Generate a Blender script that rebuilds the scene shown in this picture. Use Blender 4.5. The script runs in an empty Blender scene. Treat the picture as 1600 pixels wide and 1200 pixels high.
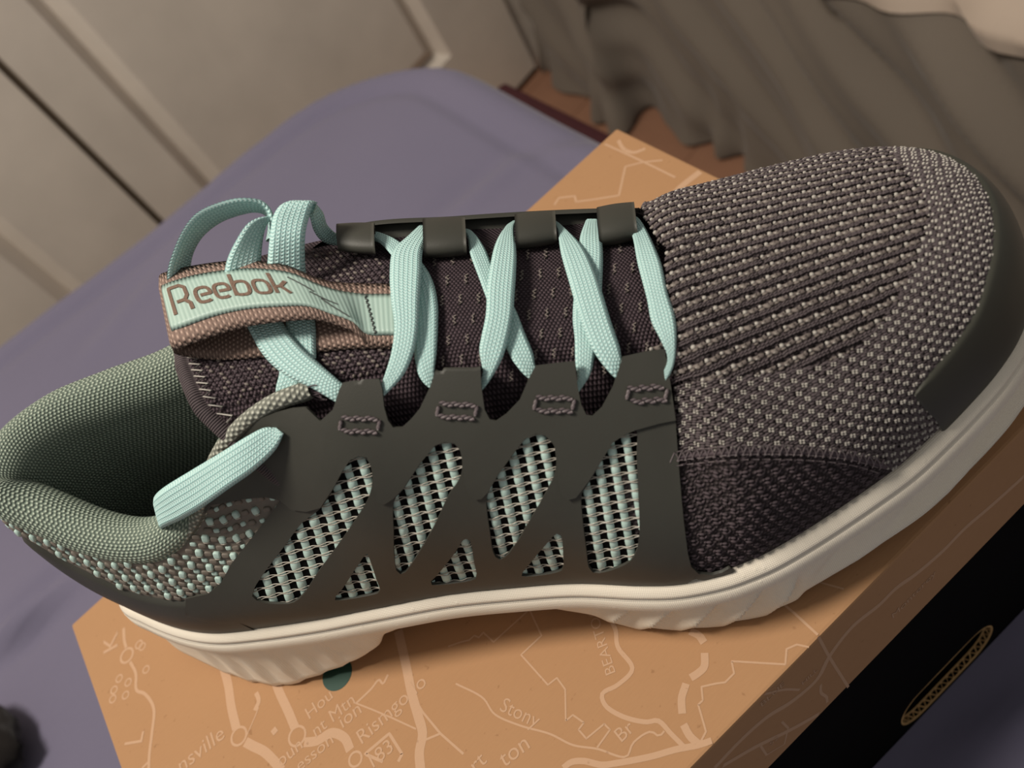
import bpy, bmesh, math, random
import numpy as np
from mathutils import Vector, Matrix
from mathutils.bvhtree import BVHTree
from mathutils.geometry import delaunay_2d_cdt

random.seed(7)
rng = np.random.default_rng(7)
scene = bpy.context.scene
COL = scene.collection

# ------------------------------------------------------------------ camera, light, exposure
# Work units are millimetres with the lid of the shoe box at z = 0; the floor is world z = 0.
FLOOR_Z = -600.0
U = 0.001
FPX = 1450.0
CEN = np.array([800.0, 600.0])
CAM = np.array([0.0, 0.0, 250.0])
# rows: world axes written in camera coordinates (x right, y down, z forward)
RC = np.array([[0.7269792953726754, -0.6791953057356253, 0.10096950413931478],
               [-0.551804520644822, -0.4903405111331256, 0.6745946591380956],
               [-0.4086720874923889, -0.5461317787937228, -0.7312504393818969]])

def WV(P):
    P = np.asarray(P, float)
    return (P - np.array([0, 0, FLOOR_Z])) * U

cam_data = bpy.data.cameras.new('camera')
cam = bpy.data.objects.new('camera', cam_data)
COL.objects.link(cam)
Rw = np.stack([RC[:, 0], -RC[:, 1], -RC[:, 2]], axis=1)
M = Matrix.Identity(4)
for i in range(3):
    for j in range(3):
        M[i][j] = Rw[i, j]
M.translation = Vector(WV(CAM))
cam.matrix_world = M
cam_data.sensor_fit = 'HORIZONTAL'
cam_data.sensor_width = 36.0
cam_data.lens = FPX * 36.0 / 1600.0
cam_data.clip_start = 0.01
cam_data.dof.use_dof = True
cam_data.dof.focus_distance = 0.262
cam_data.dof.aperture_fstop = 13.0
scene.camera = cam

world = bpy.data.worlds.new('world')
scene.world = world
world.use_nodes = True
bgn = world.node_tree.nodes['Background']
bgn.inputs['Color'].default_value = (0.90, 0.86, 0.82, 1)
bgn.inputs['Strength'].default_value = 0.27

def area_light(name, loc, target, size, energy, color):
    ld = bpy.data.lights.new(name, 'AREA')
    ld.shape = 'DISK'
    ld.size = size
    ld.energy = energy
    ld.color = color
    lo = bpy.data.objects.new(name, ld)
    COL.objects.link(lo)
    lo.location = Vector(WV(loc))
    d = Vector(WV(target)) - lo.location
    lo.rotation_euler = d.to_track_quat('-Z', 'Y').to_euler()
    return lo

# the room's ceiling lamp, above and a little behind the shoe's heel
area_light('ceiling_lamp_light', (-420, 470, 1350), (0, 300, 0), 0.40, 21.5, (1.0, 0.91, 0.80))

scene.view_settings.view_transform = 'Standard'
scene.view_settings.look = 'None'
scene.view_settings.gamma = 1.0
scene.view_settings.use_curve_mapping = False
scene.view_settings.exposure = 0.0

# ------------------------------------------------------------------ projection helpers
def rays(px):
    px = np.atleast_2d(np.asarray(px, float))
    d = np.stack([px[:, 0] - CEN[0], px[:, 1] - CEN[1], np.full(len(px), FPX)], 1)
    d = d @ RC.T
    return d / np.linalg.norm(d, axis=1)[:, None]

def onz(px, z):
    d = rays(px)
    return CAM + d * ((z - CAM[2]) / d[:, 2])[:, None]

def ony(px, y):
    d = rays(px)
    return CAM + d * ((y - CAM[1]) / d[:, 1])[:, None]

def onplane(px, P0, N):
    d = rays(px)
    return CAM + d * (((np.asarray(P0, float) - CAM) @ N) / (d @ N))[:, None]

def proj(P):
    d = (np.atleast_2d(P) - CAM) @ RC
    return CEN + FPX * d[:, :2] / d[:, 2:3]

# shoe frame: s heel to toe, t towards the camera side, z up
TH = math.radians(-33)
AX = np.array([math.cos(TH), math.sin(TH), 0.0])
LT = np.array([AX[1], -AX[0], 0.0])
ZZ = np.array([0.0, 0, 1])
SO = np.array([-125.0, 235.0, 0.0])

def S2W(q):
    q = np.asarray(q, float)
    return SO + q[..., 0:1] * AX + q[..., 1:2] * LT + q[..., 2:3] * ZZ

def W2S(P):
    P = np.asarray(P, float) - SO
    return np.stack([P @ AX, P @ LT, P[..., 2]], -1)

def ont(px, t):
    """rays of pixels cut with the shoe plane t = const, in shoe coordinates"""
    d = rays(px)
    t = np.broadcast_to(np.asarray(t, float), (len(d),))
    k = (t - (CAM - SO) @ LT) / (d @ LT)
    return W2S(CAM + d * k[:, None])

# ------------------------------------------------------------------ curves
def catmull(P, n, closed=False, alpha=0.5):
    """centripetal Catmull-Rom resampled evenly along the curve"""
    P = np.asarray(P, float)
    if closed:
        Q = np.vstack([P[-1], P, P[0], P[1]])
    else:
        Q = np.vstack([2 * P[0] - P[1], P, 2 * P[-1] - P[-2]])
    out = []
    for i in range(1, len(Q) - 2):
        p0, p1, p2, p3 = Q[i - 1:i + 3]
        t0 = 0
        t1 = t0 + max(1e-6, np.linalg.norm(p1 - p0)) ** alpha
        t2 = t1 + max(1e-6, np.linalg.norm(p2 - p1)) ** alpha
        t3 = t2 + max(1e-6, np.linalg.norm(p3 - p2)) ** alpha
        t = np.linspace(t1, t2, 17)[:-1, None]
        A1 = (t1 - t) / (t1 - t0) * p0 + (t - t0) / (t1 - t0) * p1
        A2 = (t2 - t) / (t2 - t1) * p1 + (t - t1) / (t2 - t1) * p2
        A3 = (t3 - t) / (t3 - t2) * p2 + (t - t2) / (t3 - t2) * p3
        B1 = (t2 - t) / (t2 - t0) * A1 + (t - t0) / (t2 - t0) * A2
        B2 = (t3 - t) / (t3 - t1) * A2 + (t - t1) / (t3 - t1) * A3
        out.append((t2 - t) / (t2 - t1) * B1 + (t - t1) / (t2 - t1) * B2)
    out = np.vstack(out + ([P[:1]] if closed else [P[-1:]]))
    if n is None:
        return out[:-1] if closed else out
    L = np.concatenate([[0], np.cumsum(np.linalg.norm(np.diff(out, axis=0), axis=1))])
    x = np.linspace(0, L[-1], n + 1)[:-1] if closed else np.linspace(0, L[-1], n)
    return np.stack([np.interp(x, L, out[:, k]) for k in range(out.shape[1])], 1)

def lin(x, xs, ys):
    return np.interp(x, xs, ys)

def smooth_lin(x, xs, ys, w):
    """piecewise-linear curve softened by averaging over a window"""
    o = np.linspace(-w, w, 9)
    return np.mean([np.interp(np.asarray(x) + k, xs, ys) for k in o], axis=0)

def in_poly(pts, poly):
    pts = np.atleast_2d(pts)
    poly = np.asarray(poly, float)
    x, y = pts[:, 0], pts[:, 1]
    c = np.zeros(len(pts), bool)
    j = len(poly) - 1
    for i in range(len(poly)):
        xi, yi = poly[i]
        xj, yj = poly[j]
        if yi != yj:
            c ^= ((yi > y) != (yj > y)) & (x < (xj - xi) * (y - yi) / (yj - yi) + xi)
        j = i
    return c

# ------------------------------------------------------------------ meshes and objects
def new_obj(name, verts, faces, mat=None, parent=None, smooth=True, uv=None, origin=None, kind=None, raw=False):
    """one mesh object; verts in work millimetres; uv is per vertex"""
    V = np.asarray(verts, float)
    W = V if raw else WV(V)
    if parent is not None:
        W = W - np.array(parent['_o'])
        o = np.zeros(3)
    else:
        o = np.array(origin) if origin is not None else W.mean(0)
        W = W - o
    me = bpy.data.meshes.new(name)
    if isinstance(faces, np.ndarray):
        faces = faces.tolist()
    me.from_pydata(W.tolist(), [], faces)
    if uv is not None:
        uv = np.asarray(uv, float)
        lay = me.uv_layers.new(name='UVMap')
        idx = np.empty(len(me.loops), dtype=np.int32)
        me.loops.foreach_get('vertex_index', idx)
        lay.data.foreach_set('uv', uv[idx].astype(np.float32).ravel())
    if smooth:
        me.polygons.foreach_set('use_smooth', np.ones(len(me.polygons), bool))
    if mat is not None:
        me.materials.append(mat)
    me.update()
    ob = bpy.data.objects.new(name, me)
    COL.objects.link(ob)
    if parent is not None:
        ob.parent = parent
        ob['_o'] = parent['_o']
    else:
        ob.location = Vector(o)
        ob['_o'] = [float(v) for v in o]
    if kind:
        ob['kind'] = kind
    return ob

def empty(name, P, label, category, group=None):
    e = bpy.data.objects.new(name, None)
    COL.objects.link(e)
    w = WV(P)
    e.location = Vector(w)
    e.empty_display_size = 0.02
    e['_o'] = [float(v) for v in w]
    e['label'] = label
    e['category'] = category
    if group:
        e['group'] = group
    return e

def tag(o, label=None, category=None, group=None, kind=None):
    if label:
        o['label'] = label
    if category:
        o['category'] = category
    if group:
        o['group'] = group
    if kind:
        o['kind'] = kind
    return o

class MB:
    """collects shapes for one mesh"""
    def __init__(self):
        self.v, self.f, self.uv, self.n = [], [], [], 0
    def add(self, V, F, uv=None):
        V = np.asarray(V, float)
        self.v.append(V)
        self.f.extend([[i + self.n for i in q] for q in (F.tolist() if isinstance(F, np.ndarray) else F)])
        self.uv.append(np.zeros((len(V), 2)) if uv is None else np.asarray(uv, float))
        self.n += len(V)
    def box(self, lo, hi):
        x0, y0, z0 = lo
        x1, y1, z1 = hi
        V = [(x0, y0, z0), (x1, y0, z0), (x1, y1, z0), (x0, y1, z0), (x0, y0, z1), (x1, y0, z1), (x1, y1, z1), (x0, y1, z1)]
        self.add(V, [[0, 3, 2, 1], [4, 5, 6, 7], [0, 1, 5, 4], [1, 2, 6, 5], [2, 3, 7, 6], [3, 0, 4, 7]])
    def build(self, name, mat, parent=None, **k):
        return new_obj(name, np.vstack(self.v), self.f, mat, parent, uv=np.vstack(self.uv), **k)

def grid_faces(nu, nv, closed_u=False, closed_v=False):
    a = np.arange(nu if closed_u else nu - 1)
    b = np.arange(nv if closed_v else nv - 1)
    A, B = np.meshgrid(a, b, indexing='ij')
    A2, B2 = (A + 1) % nu, (B + 1) % nv
    return np.stack([A * nv + B, A2 * nv + B, A2 * nv + B2, A * nv + B2], -1).reshape(-1, 4)

def sphere_template(seg=7, rings=4):
    V = [(0, 0, 1)]
    for r in range(1, rings):
        ph = math.pi * r / rings
        for k in range(seg):
            a = 2 * math.pi * k / seg
            V.append((math.sin(ph) * math.cos(a), math.sin(ph) * math.sin(a), math.cos(ph)))
    V.append((0, 0, -1))
    F = []
    for k in range(seg):
        F.append([0, 1 + k, 1 + (k + 1) % seg])
    for r in range(rings - 2):
        for k in range(seg):
            a = 1 + r * seg + k
            b = 1 + r * seg + (k + 1) % seg
            F.append([a, a + seg, b + seg, b])
    e = len(V) - 1
    for k in range(seg):
        F.append([e, 1 + (rings - 2) * seg + (k + 1) % seg, 1 + (rings - 2) * seg + k])
    return np.array(V), F

def blobs(C, EA, EB, EN, tpl):
    """many ellipsoids: centres and three scaled axes each"""
    TV, TF = tpl
    C = np.asarray(C)
    V = C[:, None, :] + TV[None, :, 0:1] * EA[:, None, :] + TV[None, :, 1:2] * EB[:, None, :] + TV[None, :, 2:3] * EN[:, None, :]
    n = len(TV)
    F = []
    for i in range(len(C)):
        o = i * n
        F.extend([[j + o for j in q] for q in TF])
    return V.reshape(-1, 3), F

def frames_along(P, up=None):
    P = np.asarray(P, float)
    T = np.gradient(P, axis=0)
    T /= np.linalg.norm(T, axis=1)[:, None] + 1e-12
    if up is None:
        up = np.array([0, 0, 1.0])
    up = np.broadcast_to(up, P.shape)
    Bn = np.cross(T, up)
    l = np.linalg.norm(Bn, axis=1)[:, None]
    Bn = np.where(l < 1e-5, np.array([1.0, 0, 0]), Bn / (l + 1e-12))
    N = np.cross(Bn, T)
    return T, Bn, N

def tube(P, r, seg=8, up=None, cap=True):
    P = np.asarray(P, float)
    T, B, N = frames_along(P, up)
    r = np.broadcast_to(np.asarray(r, float), (len(P),))
    a = np.arange(seg) * 2 * math.pi / seg
    V = P[:, None, :] + r[:, None, None] * (np.cos(a)[None, :, None] * B[:, None, :] + np.sin(a)[None, :, None] * N[:, None, :])
    F = grid_faces(len(P), seg, closed_v=True).tolist()
    L = np.concatenate([[0], np.cumsum(np.linalg.norm(np.diff(P, axis=0), axis=1))])
    uv = np.stack([np.broadcast_to(a / (2 * math.pi), (len(P), seg)), np.broadcast_to(L[:, None], (len(P), seg))], -1).reshape(-1, 2)
    V = V.reshape(-1, 3)
    if cap:
        F += [list(range(seg))[::-1], [len(V) - seg + k for k in range(seg)]]
    return V, F, uv

# ------------------------------------------------------------------ materials
def srgb(r, g, b):
    def f(c):
        c /= 255.0
        return c / 12.92 if c <= 0.04045 else ((c + 0.055) / 1.055) ** 2.4
    return (f(r), f(g), f(b), 1.0)

class NT:
    """small node-graph writer"""
    def __init__(self, name, rough=0.6, spec=0.3):
        self.m = bpy.data.materials.new(name)
        self.m.use_nodes = True
        self.t = self.m.node_tree
        self.b = self.t.nodes['Principled BSDF']
        self.b.inputs['Roughness'].default_value = rough
        self.b.inputs['Specular IOR Level'].default_value = spec
    def node(self, typ, **k):
        n = self.t.nodes.new(typ)
        for a, v in k.items():
            setattr(n, a, v)
        return n
    def put(self, sock, v):
        if isinstance(v, bpy.types.NodeSocket):
            self.t.links.new(v, sock)
        else:
            sock.default_value = v
    def m_(self, op, a, b=0.0, c=0.0):
        n = self.node('ShaderNodeMath', operation=op)
        self.put(n.inputs[0], a)
        self.put(n.inputs[1], b)
        if op in ('MULTIPLY_ADD', 'SMOOTH_MIN', 'SMOOTH_MAX', 'WRAP', 'COMPARE', 'PINGPONG'):
            if len(n.inputs) > 2:
                self.put(n.inputs[2], c)
        return n.outputs[0]
    def add(self, a, b): return self.m_('ADD', a, b)
    def sub(self, a, b): return self.m_('SUBTRACT', a, b)
    def mul(self, a, b): return self.m_('MULTIPLY', a, b)
    def div(self, a, b): return self.m_('DIVIDE', a, b)
    def sin(self, a): return self.m_('SINE', a)
    def fract(self, a): return self.m_('FRACT', a)
    def floor(self, a): return self.m_('FLOOR', a)
    def abs(self, a): return self.m_('ABSOLUTE', a)
    def mod(self, a, b): return self.m_('FLOORED_MODULO', a, b)
    def pow(self, a, b): return self.m_('POWER', a, b)
    def gt(self, a, b): return self.m_('GREATER_THAN', a, b)
    def uv(self):
        n = self.node('ShaderNodeUVMap')
        s = self.node('ShaderNodeSeparateXYZ')
        self.t.links.new(n.outputs[0], s.inputs[0])
        return s.outputs[0], s.outputs[1]
    def obj(self, scale=None):
        n = self.node('ShaderNodeTexCoord')
        if scale is None:
            return n.outputs['Object']
        mp = self.node('ShaderNodeMapping')
        mp.inputs['Scale'].default_value = scale
        self.t.links.new(n.outputs['Object'], mp.inputs[0])
        return mp.outputs[0]
    def noise(self, vec, scale, detail=3.0, rough=0.5):
        n = self.node('ShaderNodeTexNoise')
        self.put(n.inputs['Vector'], vec)
        n.inputs['Scale'].default_value = scale
        n.inputs['Detail'].default_value = detail
        n.inputs['Roughness'].default_value = rough
        return n.outputs['Fac']
    def mix(self, f, a, b):
        n = self.node('ShaderNodeMix', data_type='RGBA')
        self.put(n.inputs[0], f)
        self.put(n.inputs[6], a)
        self.put(n.inputs[7], b)
        return n.outputs[2]
    def ramp(self, f, lo, hi):
        n = self.node('ShaderNodeMapRange')
        self.put(n.inputs[0], f)
        n.inputs[1].default_value = lo
        n.inputs[2].default_value = hi
        return n.outputs[0]
    def col(self, c):
        self.put(self.b.inputs['Base Color'], c)
        return self
    def rough(self, r):
        self.put(self.b.inputs['Roughness'], r)
        return self
    def bump(self, h, strength=0.5, dist=0.0005):
        n = self.node('ShaderNodeBump')
        n.inputs['Strength'].default_value = strength
        n.inputs['Distance'].default_value = dist
        self.put(n.inputs['Height'], h)
        self.t.links.new(n.outputs[0], self.b.inputs['Normal'])
        return self
    def sheen(self, w, r=0.5):
        self.b.inputs['Sheen Weight'].default_value = w
        self.b.inputs['Sheen Roughness'].default_value = r
        return self

PI = math.pi
def mat_plain(name, c, rough=0.6, spec=0.3, nscale=None, nb=0.2, nd=0.0003):
    g = NT(name, rough, spec)
    if nscale:
        n = g.noise(g.obj(), nscale, 4)
        g.col(g.mix(n, tuple(x * 0.85 for x in c[:3]) + (1,), tuple(min(1, x * 1.12) for x in c[:3]) + (1,)))
        g.bump(n, nb, nd)
    else:
        g.col(c)
    return g.m

def mat_lace():
    # flat braid: chevron columns, u across in 0..1, v along in mm
    g = NT('mint_lace_braid', 0.62, 0.25)
    u, v = g.uv()
    cols = 7.0
    c = g.mul(u, cols)
    k = g.fract(c)
    zig = g.abs(g.sub(k, 0.5))                        # 0.5 at column borders
    ph = g.mul(g.add(g.mul(v, 1.05), g.mul(g.floor(c), 0.5)), 2 * PI)
    ph = g.add(ph, g.mul(zig, 4.4))
    h1 = g.add(g.mul(g.sin(ph), 0.5), 0.5)
    h2 = g.sub(1.0, g.pow(g.mul(zig, 2.0), 4.0))
    h = g.mul(g.add(g.mul(h1, 0.75), 0.25), g.add(g.mul(h2, 0.85), 0.15))
    n = g.noise(g.obj(), 900, 2)
    hh = g.add(h, g.mul(n, 0.15))
    g.col(g.mix(g.ramp(h, 0.05, 0.8), srgb(150, 198, 196), srgb(208, 238, 234)))
    g.bump(hh, 0.75, 0.0004)
    return g.m

def mat_lining():
    # fine spacer knit, uv in mm
    g = NT('mint_grey_lining_knit', 0.8, 0.2)
    u, v = g.uv()
    a = g.mul(u, 2 * PI / 1.55)
    row = g.floor(g.div(v, 1.0))
    a = g.add(a, g.mul(row, PI))
    h = g.mul(g.add(g.mul(g.sin(a), 0.5), 0.5), g.abs(g.sin(g.mul(v, PI / 1.0))))
    col_rib = g.pow(g.abs(g.sin(g.mul(u, PI / 1.55))), 2.0)
    hh = g.add(g.mul(h, 0.8), g.mul(col_rib, 0.3))
    g.col(g.mix(g.ramp(hh, 0.1, 0.9), srgb(96, 110, 100), srgb(186, 198, 180)))
    g.bump(hh, 0.9, 0.0007)
    return g.m

def mat_webbing():
    g = NT('taupe_ribbed_webbing', 0.7, 0.25)
    u, v = g.uv()
    a = g.mul(v, 2 * PI / 1.25)
    b = g.mul(u, 2 * PI / 1.1)
    h = g.mul(g.add(g.mul(g.sin(a), 0.5), 0.5), g.add(0.55, g.mul(g.sin(g.add(b, g.mul(g.floor(g.div(v, 1.25)), PI))), 0.45)))
    g.col(g.mix(g.ramp(h, 0.0, 0.9), srgb(120, 99, 90), srgb(196, 170, 155)))
    g.bump(h, 0.9, 0.0005)
    return g.m

def mat_label():
    g = NT('pale_mint_satin_label', 0.45, 0.4)
    u, v = g.uv()
    h = g.add(g.mul(g.sin(g.mul(v, 2 * PI / 1.25)), 0.5), 0.5)
    g.col(g.mix(h, srgb(160, 186, 176), srgb(178, 202, 192)))
    g.bump(h, 0.3, 0.00025)
    return g.m

def mat_tpu(name, c):
    g = NT(name, 0.52, 0.38)
    v = g.obj()
    n = g.noise(v, 2600, 2)
    n2 = g.noise(v, 60, 3)
    g.col(g.mix(n2, tuple(x * 0.9 for x in c[:3]) + (1,), tuple(x * 1.1 for x in c[:3]) + (1,)))
    g.bump(g.add(g.mul(n, 0.4), n2), 0.12, 0.0006)
    return g.m

def mat_knit_base(name, lo, hi, pu, pv):
    # fine knit in uv mm
    g = NT(name, 0.85, 0.15)
    u, v = g.uv()
    row = g.floor(g.div(v, pv))
    a = g.add(g.mul(u, 2 * PI / pu), g.mul(row, PI))
    h = g.mul(g.add(g.mul(g.sin(a), 0.5), 0.5), g.abs(g.sin(g.mul(v, PI / pv))))
    n = g.noise(g.obj(), 500, 3)
    g.col(g.mix(g.ramp(g.add(g.mul(h, 0.8), g.mul(n, 0.35)), 0.1, 1.0), lo, hi))
    g.bump(h, 0.9, 0.0006)
    return g.m

def mat_midsole(name, c1, c2, weave=1.0):
    g = NT(name, 0.6, 0.3)
    u, v = g.uv()
    d1 = g.sin(g.mul(g.add(u, v), 2 * PI / 1.0))
    d2 = g.sin(g.mul(g.sub(u, v), 2 * PI / 1.0))
    w = g.mul(d1, d2)
    vo = g.node('ShaderNodeTexVoronoi')
    g.put(vo.inputs['Vector'], g.obj())
    vo.inputs['Scale'].default_value = 240
    spots = g.ramp(vo.outputs['Distance'], 0.16, 0.05)
    n = g.noise(g.obj(), 90, 4)
    g.col(g.mix(n, c1, c2))
    g.bump(g.add(g.mul(w, 0.3 * weave), g.add(g.mul(spots, 0.4), g.mul(n, 0.3))), 0.45, 0.0004)
    return g.m

def mat_kraft(name, lo, hi):
    g = NT(name, 0.78, 0.18)
    v = g.obj()
    n1 = g.noise(v, 18, 5, 0.6)
    n2 = g.noise(g.obj((1, 6, 1)), 260, 3)
    n3 = g.noise(v, 420, 2)
    base = g.mix(g.add(g.mul(n1, 0.6), g.mul(n2, 0.4)), lo, hi)
    speck = g.ramp(n3, 0.70, 0.78)
    g.col(g.mix(g.mul(speck, 0.35), base, srgb(112, 74, 44)))
    g.bump(g.add(n2, g.mul(n1, 0.5)), 0.12, 0.0004)
    return g.m

def mat_cloth(name, lo, hi, scale=1100.0, sheen=0.15):
    g = NT(name, 0.85, 0.15)
    v = g.obj()
    n1 = g.noise(v, 7, 4)
    sx = g.node('ShaderNodeSeparateXYZ')
    g.put(sx.inputs[0], v)
    w = g.mul(g.sin(g.mul(sx.outputs[0], scale * 6)), g.sin(g.mul(sx.outputs[1], scale * 6)))
    n2 = g.noise(v, 350, 2)
    g.col(g.mix(g.add(g.mul(n1, 0.75), g.mul(n2, 0.25)), lo, hi))
    g.bump(g.add(g.mul(w, 0.15), g.mul(n2, 0.4)), 0.15, 0.0004)
    g.sheen(sheen)
    return g.m

MT = dict(
    lace=mat_lace(), lining=mat_lining(), webbing=mat_webbing(), label=mat_label(),
    tpu=mat_tpu('dark_olive_grey_tpu', srgb(63, 63, 57)),
    tpu_cap=mat_tpu('dark_olive_toe_cap_rubber', srgb(60, 60, 52)),
    knit=mat_knit_base('charcoal_plum_knit', srgb(42, 37, 38), srgb(84, 75, 77), 1.5, 1.1),
    tongue=mat_knit_base('charcoal_plum_tongue_knit', srgb(40, 32, 36), srgb(104, 90, 96), 1.0, 0.8),
    black=mat_plain('black_inner_fabric', srgb(14, 13, 13), 0.9, 0.1, 300),
    yarn_dark=mat_plain('charcoal_plum_yarn', srgb(92, 83, 85), 0.75, 0.25, 900),
    yarn_mid=mat_plain('warm_grey_yarn', srgb(126, 117, 111), 0.7, 0.3, 900),
    hole_shade=mat_plain('black_brown_hole_shade', srgb(26, 21, 22), 0.85, 0.1, 900),  # shade colour for the holes in the vamp knit
    yarn_fill=mat_plain('brown_grey_yarn', srgb(104, 95, 91), 0.75, 0.25, 900),
    yarn_light=mat_plain('pale_grey_yarn', srgb(176, 171, 163), 0.5, 0.45, 900),
    yarn_side=mat_plain('dark_plum_side_yarn', srgb(82, 72, 76), 0.75, 0.25, 900),
    strand_mint=mat_plain('mint_woven_strand', srgb(184, 210, 202), 0.5, 0.4, 700),
    strand_taupe=mat_plain('taupe_woven_strand', srgb(118, 110, 101), 0.55, 0.35, 700),
    wire=mat_plain('silver_grey_monofilament', srgb(176, 170, 158), 0.3, 0.7),
    thread=mat_plain('plum_grey_thread', srgb(104, 94, 96), 0.45, 0.5),
    cord=mat_knit_base('grey_cord_knit', srgb(104, 106, 98), srgb(208, 210, 196), 0.125, 1.3),
    foam_top=mat_midsole('off_white_midsole_foam', srgb(232, 222, 204), srgb(242, 234, 218)),
    outsole=mat_plain('dark_grey_outsole_rubber', srgb(40, 38, 36), 0.8),
    letter=mat_plain('taupe_letter_print', srgb(122, 98, 84), 0.6, 0.3, 1800, 0.8, 0.0006),
    ink=mat_plain('dark_grey_label_print', srgb(80, 84, 82), 0.6),
    kraft=mat_kraft('kraft_cardboard', srgb(162, 123, 88), srgb(174, 135, 98)),
    printc=mat_kraft('pale_map_print_on_kraft', srgb(184, 149, 119), srgb(190, 156, 127)),
    blackbox=mat_plain('black_printed_cardboard', srgb(11, 10, 9), 0.85, 0.05, 120),
    flute=mat_plain('raw_corrugated_cardboard', srgb(188, 152, 104), 0.85, 0.1, 400),
    green=mat_plain('dark_green_sticker', srgb(36, 66, 56), 0.5),
    sheet=mat_cloth('lavender_grey_sheet', srgb(102, 99, 119), srgb(114, 110, 130)),
    frame=mat_plain('dark_maroon_bed_base', srgb(58, 26, 30), 0.7, 0.2, 60),
    door=mat_plain('beige_painted_door', srgb(222, 211, 197), 0.55, 0.3, 14),
    gap=mat_plain('dark_door_gap', srgb(104, 92, 78), 0.8),
    wall=mat_plain('beige_painted_wall', srgb(214, 203, 188), 0.7, 0.2, 30),
    floor=mat_plain('brown_wood_floor', srgb(142, 104, 82), 0.5, 0.35, 20),
    spread_shade=mat_cloth('warm_grey_spread_painted_shade', srgb(104, 96, 87), srgb(118, 109, 99), 300),  # shade on the hanging cloth, put into a darker colour
    lit_spread_top=mat_cloth('pale_greige_spread_painted_light', srgb(176, 160, 146), srgb(190, 174, 158), 300),  # lit part of the same cloth, light put into a paler colour
    dark_item=mat_cloth('black_soft_fabric', srgb(20, 17, 16), srgb(30, 26, 24)),
)

# ------------------------------------------------------------------ shoe: guide surfaces
# bite line p (where upper meets midsole) and top line q, heel back -> camera side -> toe -> far side
CTRL = [  # p(s,t,z)        q(s,t,z)          type
    ((3, -30, 36), (2, -30, 94), 'h'), ((5, -17, 36), (8, -20, 93), 'h'), ((16, -9, 36), (18, -14, 85), 'h'),
    ((31, -1, 35), (32, -7, 77), 'h'), ((45, 4, 35), (45, -3, 73), 'h'), ((59, 6, 34), (57, -2, 73), 'h'),
    ((81, 8, 33), (74, -7, 79), 'a'), ((92, 8.5, 32.5), (83, -11, 89), 'a'), ((103, 9, 32), (98, -13, 99), 'a'),
    ((123, 10, 31), (120, -15, 103.5), 's'), ((142, 12, 29), (141, -14, 99.5), 's'), ((160, 15, 28), (160, -13, 95), 's'),
    ((178, 20, 27), (181, -12, 87), 's'), ((188, 22, 26.5), (196, -12, 81.5), 's'), ((200, 22.5, 26.5), (206, -14, 80), 's'),
    ((206, 22, 26.8), (209, -20, 81), 'm'), ((212, 21, 27), (213, -30, 85), 't'), ((221, 18.5, 27.5), (222, -37, 84), 't'),
    ((230, 15.5, 28), (231, -38, 82.5), 't'), ((240, 12, 29), (240, -38, 81), 't'), ((250, 8, 30), (249, -39, 79.5), 't'),
    ((260, 2.5, 31), (256, -39.5, 78.4), 't'), ((269, -3, 32), (260, -40, 77.6), 't'), ((277, -8.5, 33), (262.5, -40.5, 77), 't'),
    ((285, -16, 33.6), (264.5, -41, 76.5), 't'), ((291, -25, 34), (266, -41, 76.2), 't'), ((294, -36, 34.5), (267, -41.5, 76), 't'),
    ((294, -48, 34.5), (267, -42, 76), 't'), ((290, -60, 34), (266, -42, 76.2), 't'), ((282, -70, 33), (263, -42, 76.8), 't'),
    ((268, -78, 31), (257, -41, 78.2), 't'), ((250, -82, 29.5), (248, -40, 79.5), 't'), ((230, -83, 28), (231, -39, 82.5), 't'),
    ((214, -82, 27.5), (213, -41, 85), 't'), ((206, -81, 27.5), (209, -55, 79.5), 'm'), ((200, -80, 27.5), (206, -62, 77), 's'),
    ((185, -77, 28), (190, -65, 82), 's'), ((160, -71, 29), (160, -66, 94), 's'), ((130, -66, 31), (130, -67, 104), 's'),
    ((105, -64, 32), (108, -65, 100), 'a'), ((80, -63, 33), (82, -63.5, 92), 'a'), ((60, -62, 34), (60, -62.5, 88.5), 'h'),
    ((40, -59, 35), (40, -60.5, 90.5), 'h'), ((22, -53, 36), (21, -55, 94), 'h'), ((10, -44, 36), (8, -44, 96), 'h'),
]
TANG = {'h': (0.0, 0.25, 0.95, 22.0), 'a': (0.0, 0.35, 0.9, 24.0), 's': (0.0, 0.75, 0.66, 26.0), 'm': (0, 0.95, 0.25, 26.0), 't': (0, 1.0, 0.0, -1.0)}
NU = 420
_rows = []
def ridge_z(s):
    return smooth_lin(s, [195, 206, 215, 222, 231, 240, 249, 256, 262, 267, 272], [86, 84, 82.5, 81.3, 79.6, 78, 76.2, 74.8, 73.2, 71.8, 70], 3)
for p, q, ty in CTRL:
    p = np.array(p, float)
    q = np.array(q, float)
    if ty == 't':
        q[1] = -39.0
        q[2] = float(ridge_z(q[0]))
    if ty == 't':
        tq = (q - p) * np.array([1, 1, 0]) * 0.60
        up = np.array([0, 0, 0.74 * (q[2] - p[2])])
    else:
        _, a, b, L = TANG[ty]
        sg = -1.0 if p[1] > -35 else 1.0
        tq = np.array([0, sg * a, b]) * L
        up = np.array([0, 0, 0.42 * (q[2] - p[2])])
    _rows.append(np.concatenate([p, q, tq, up]))
_rows = np.array(_rows)
_dense = catmull(_rows[:, :3], None, closed=True)
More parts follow.
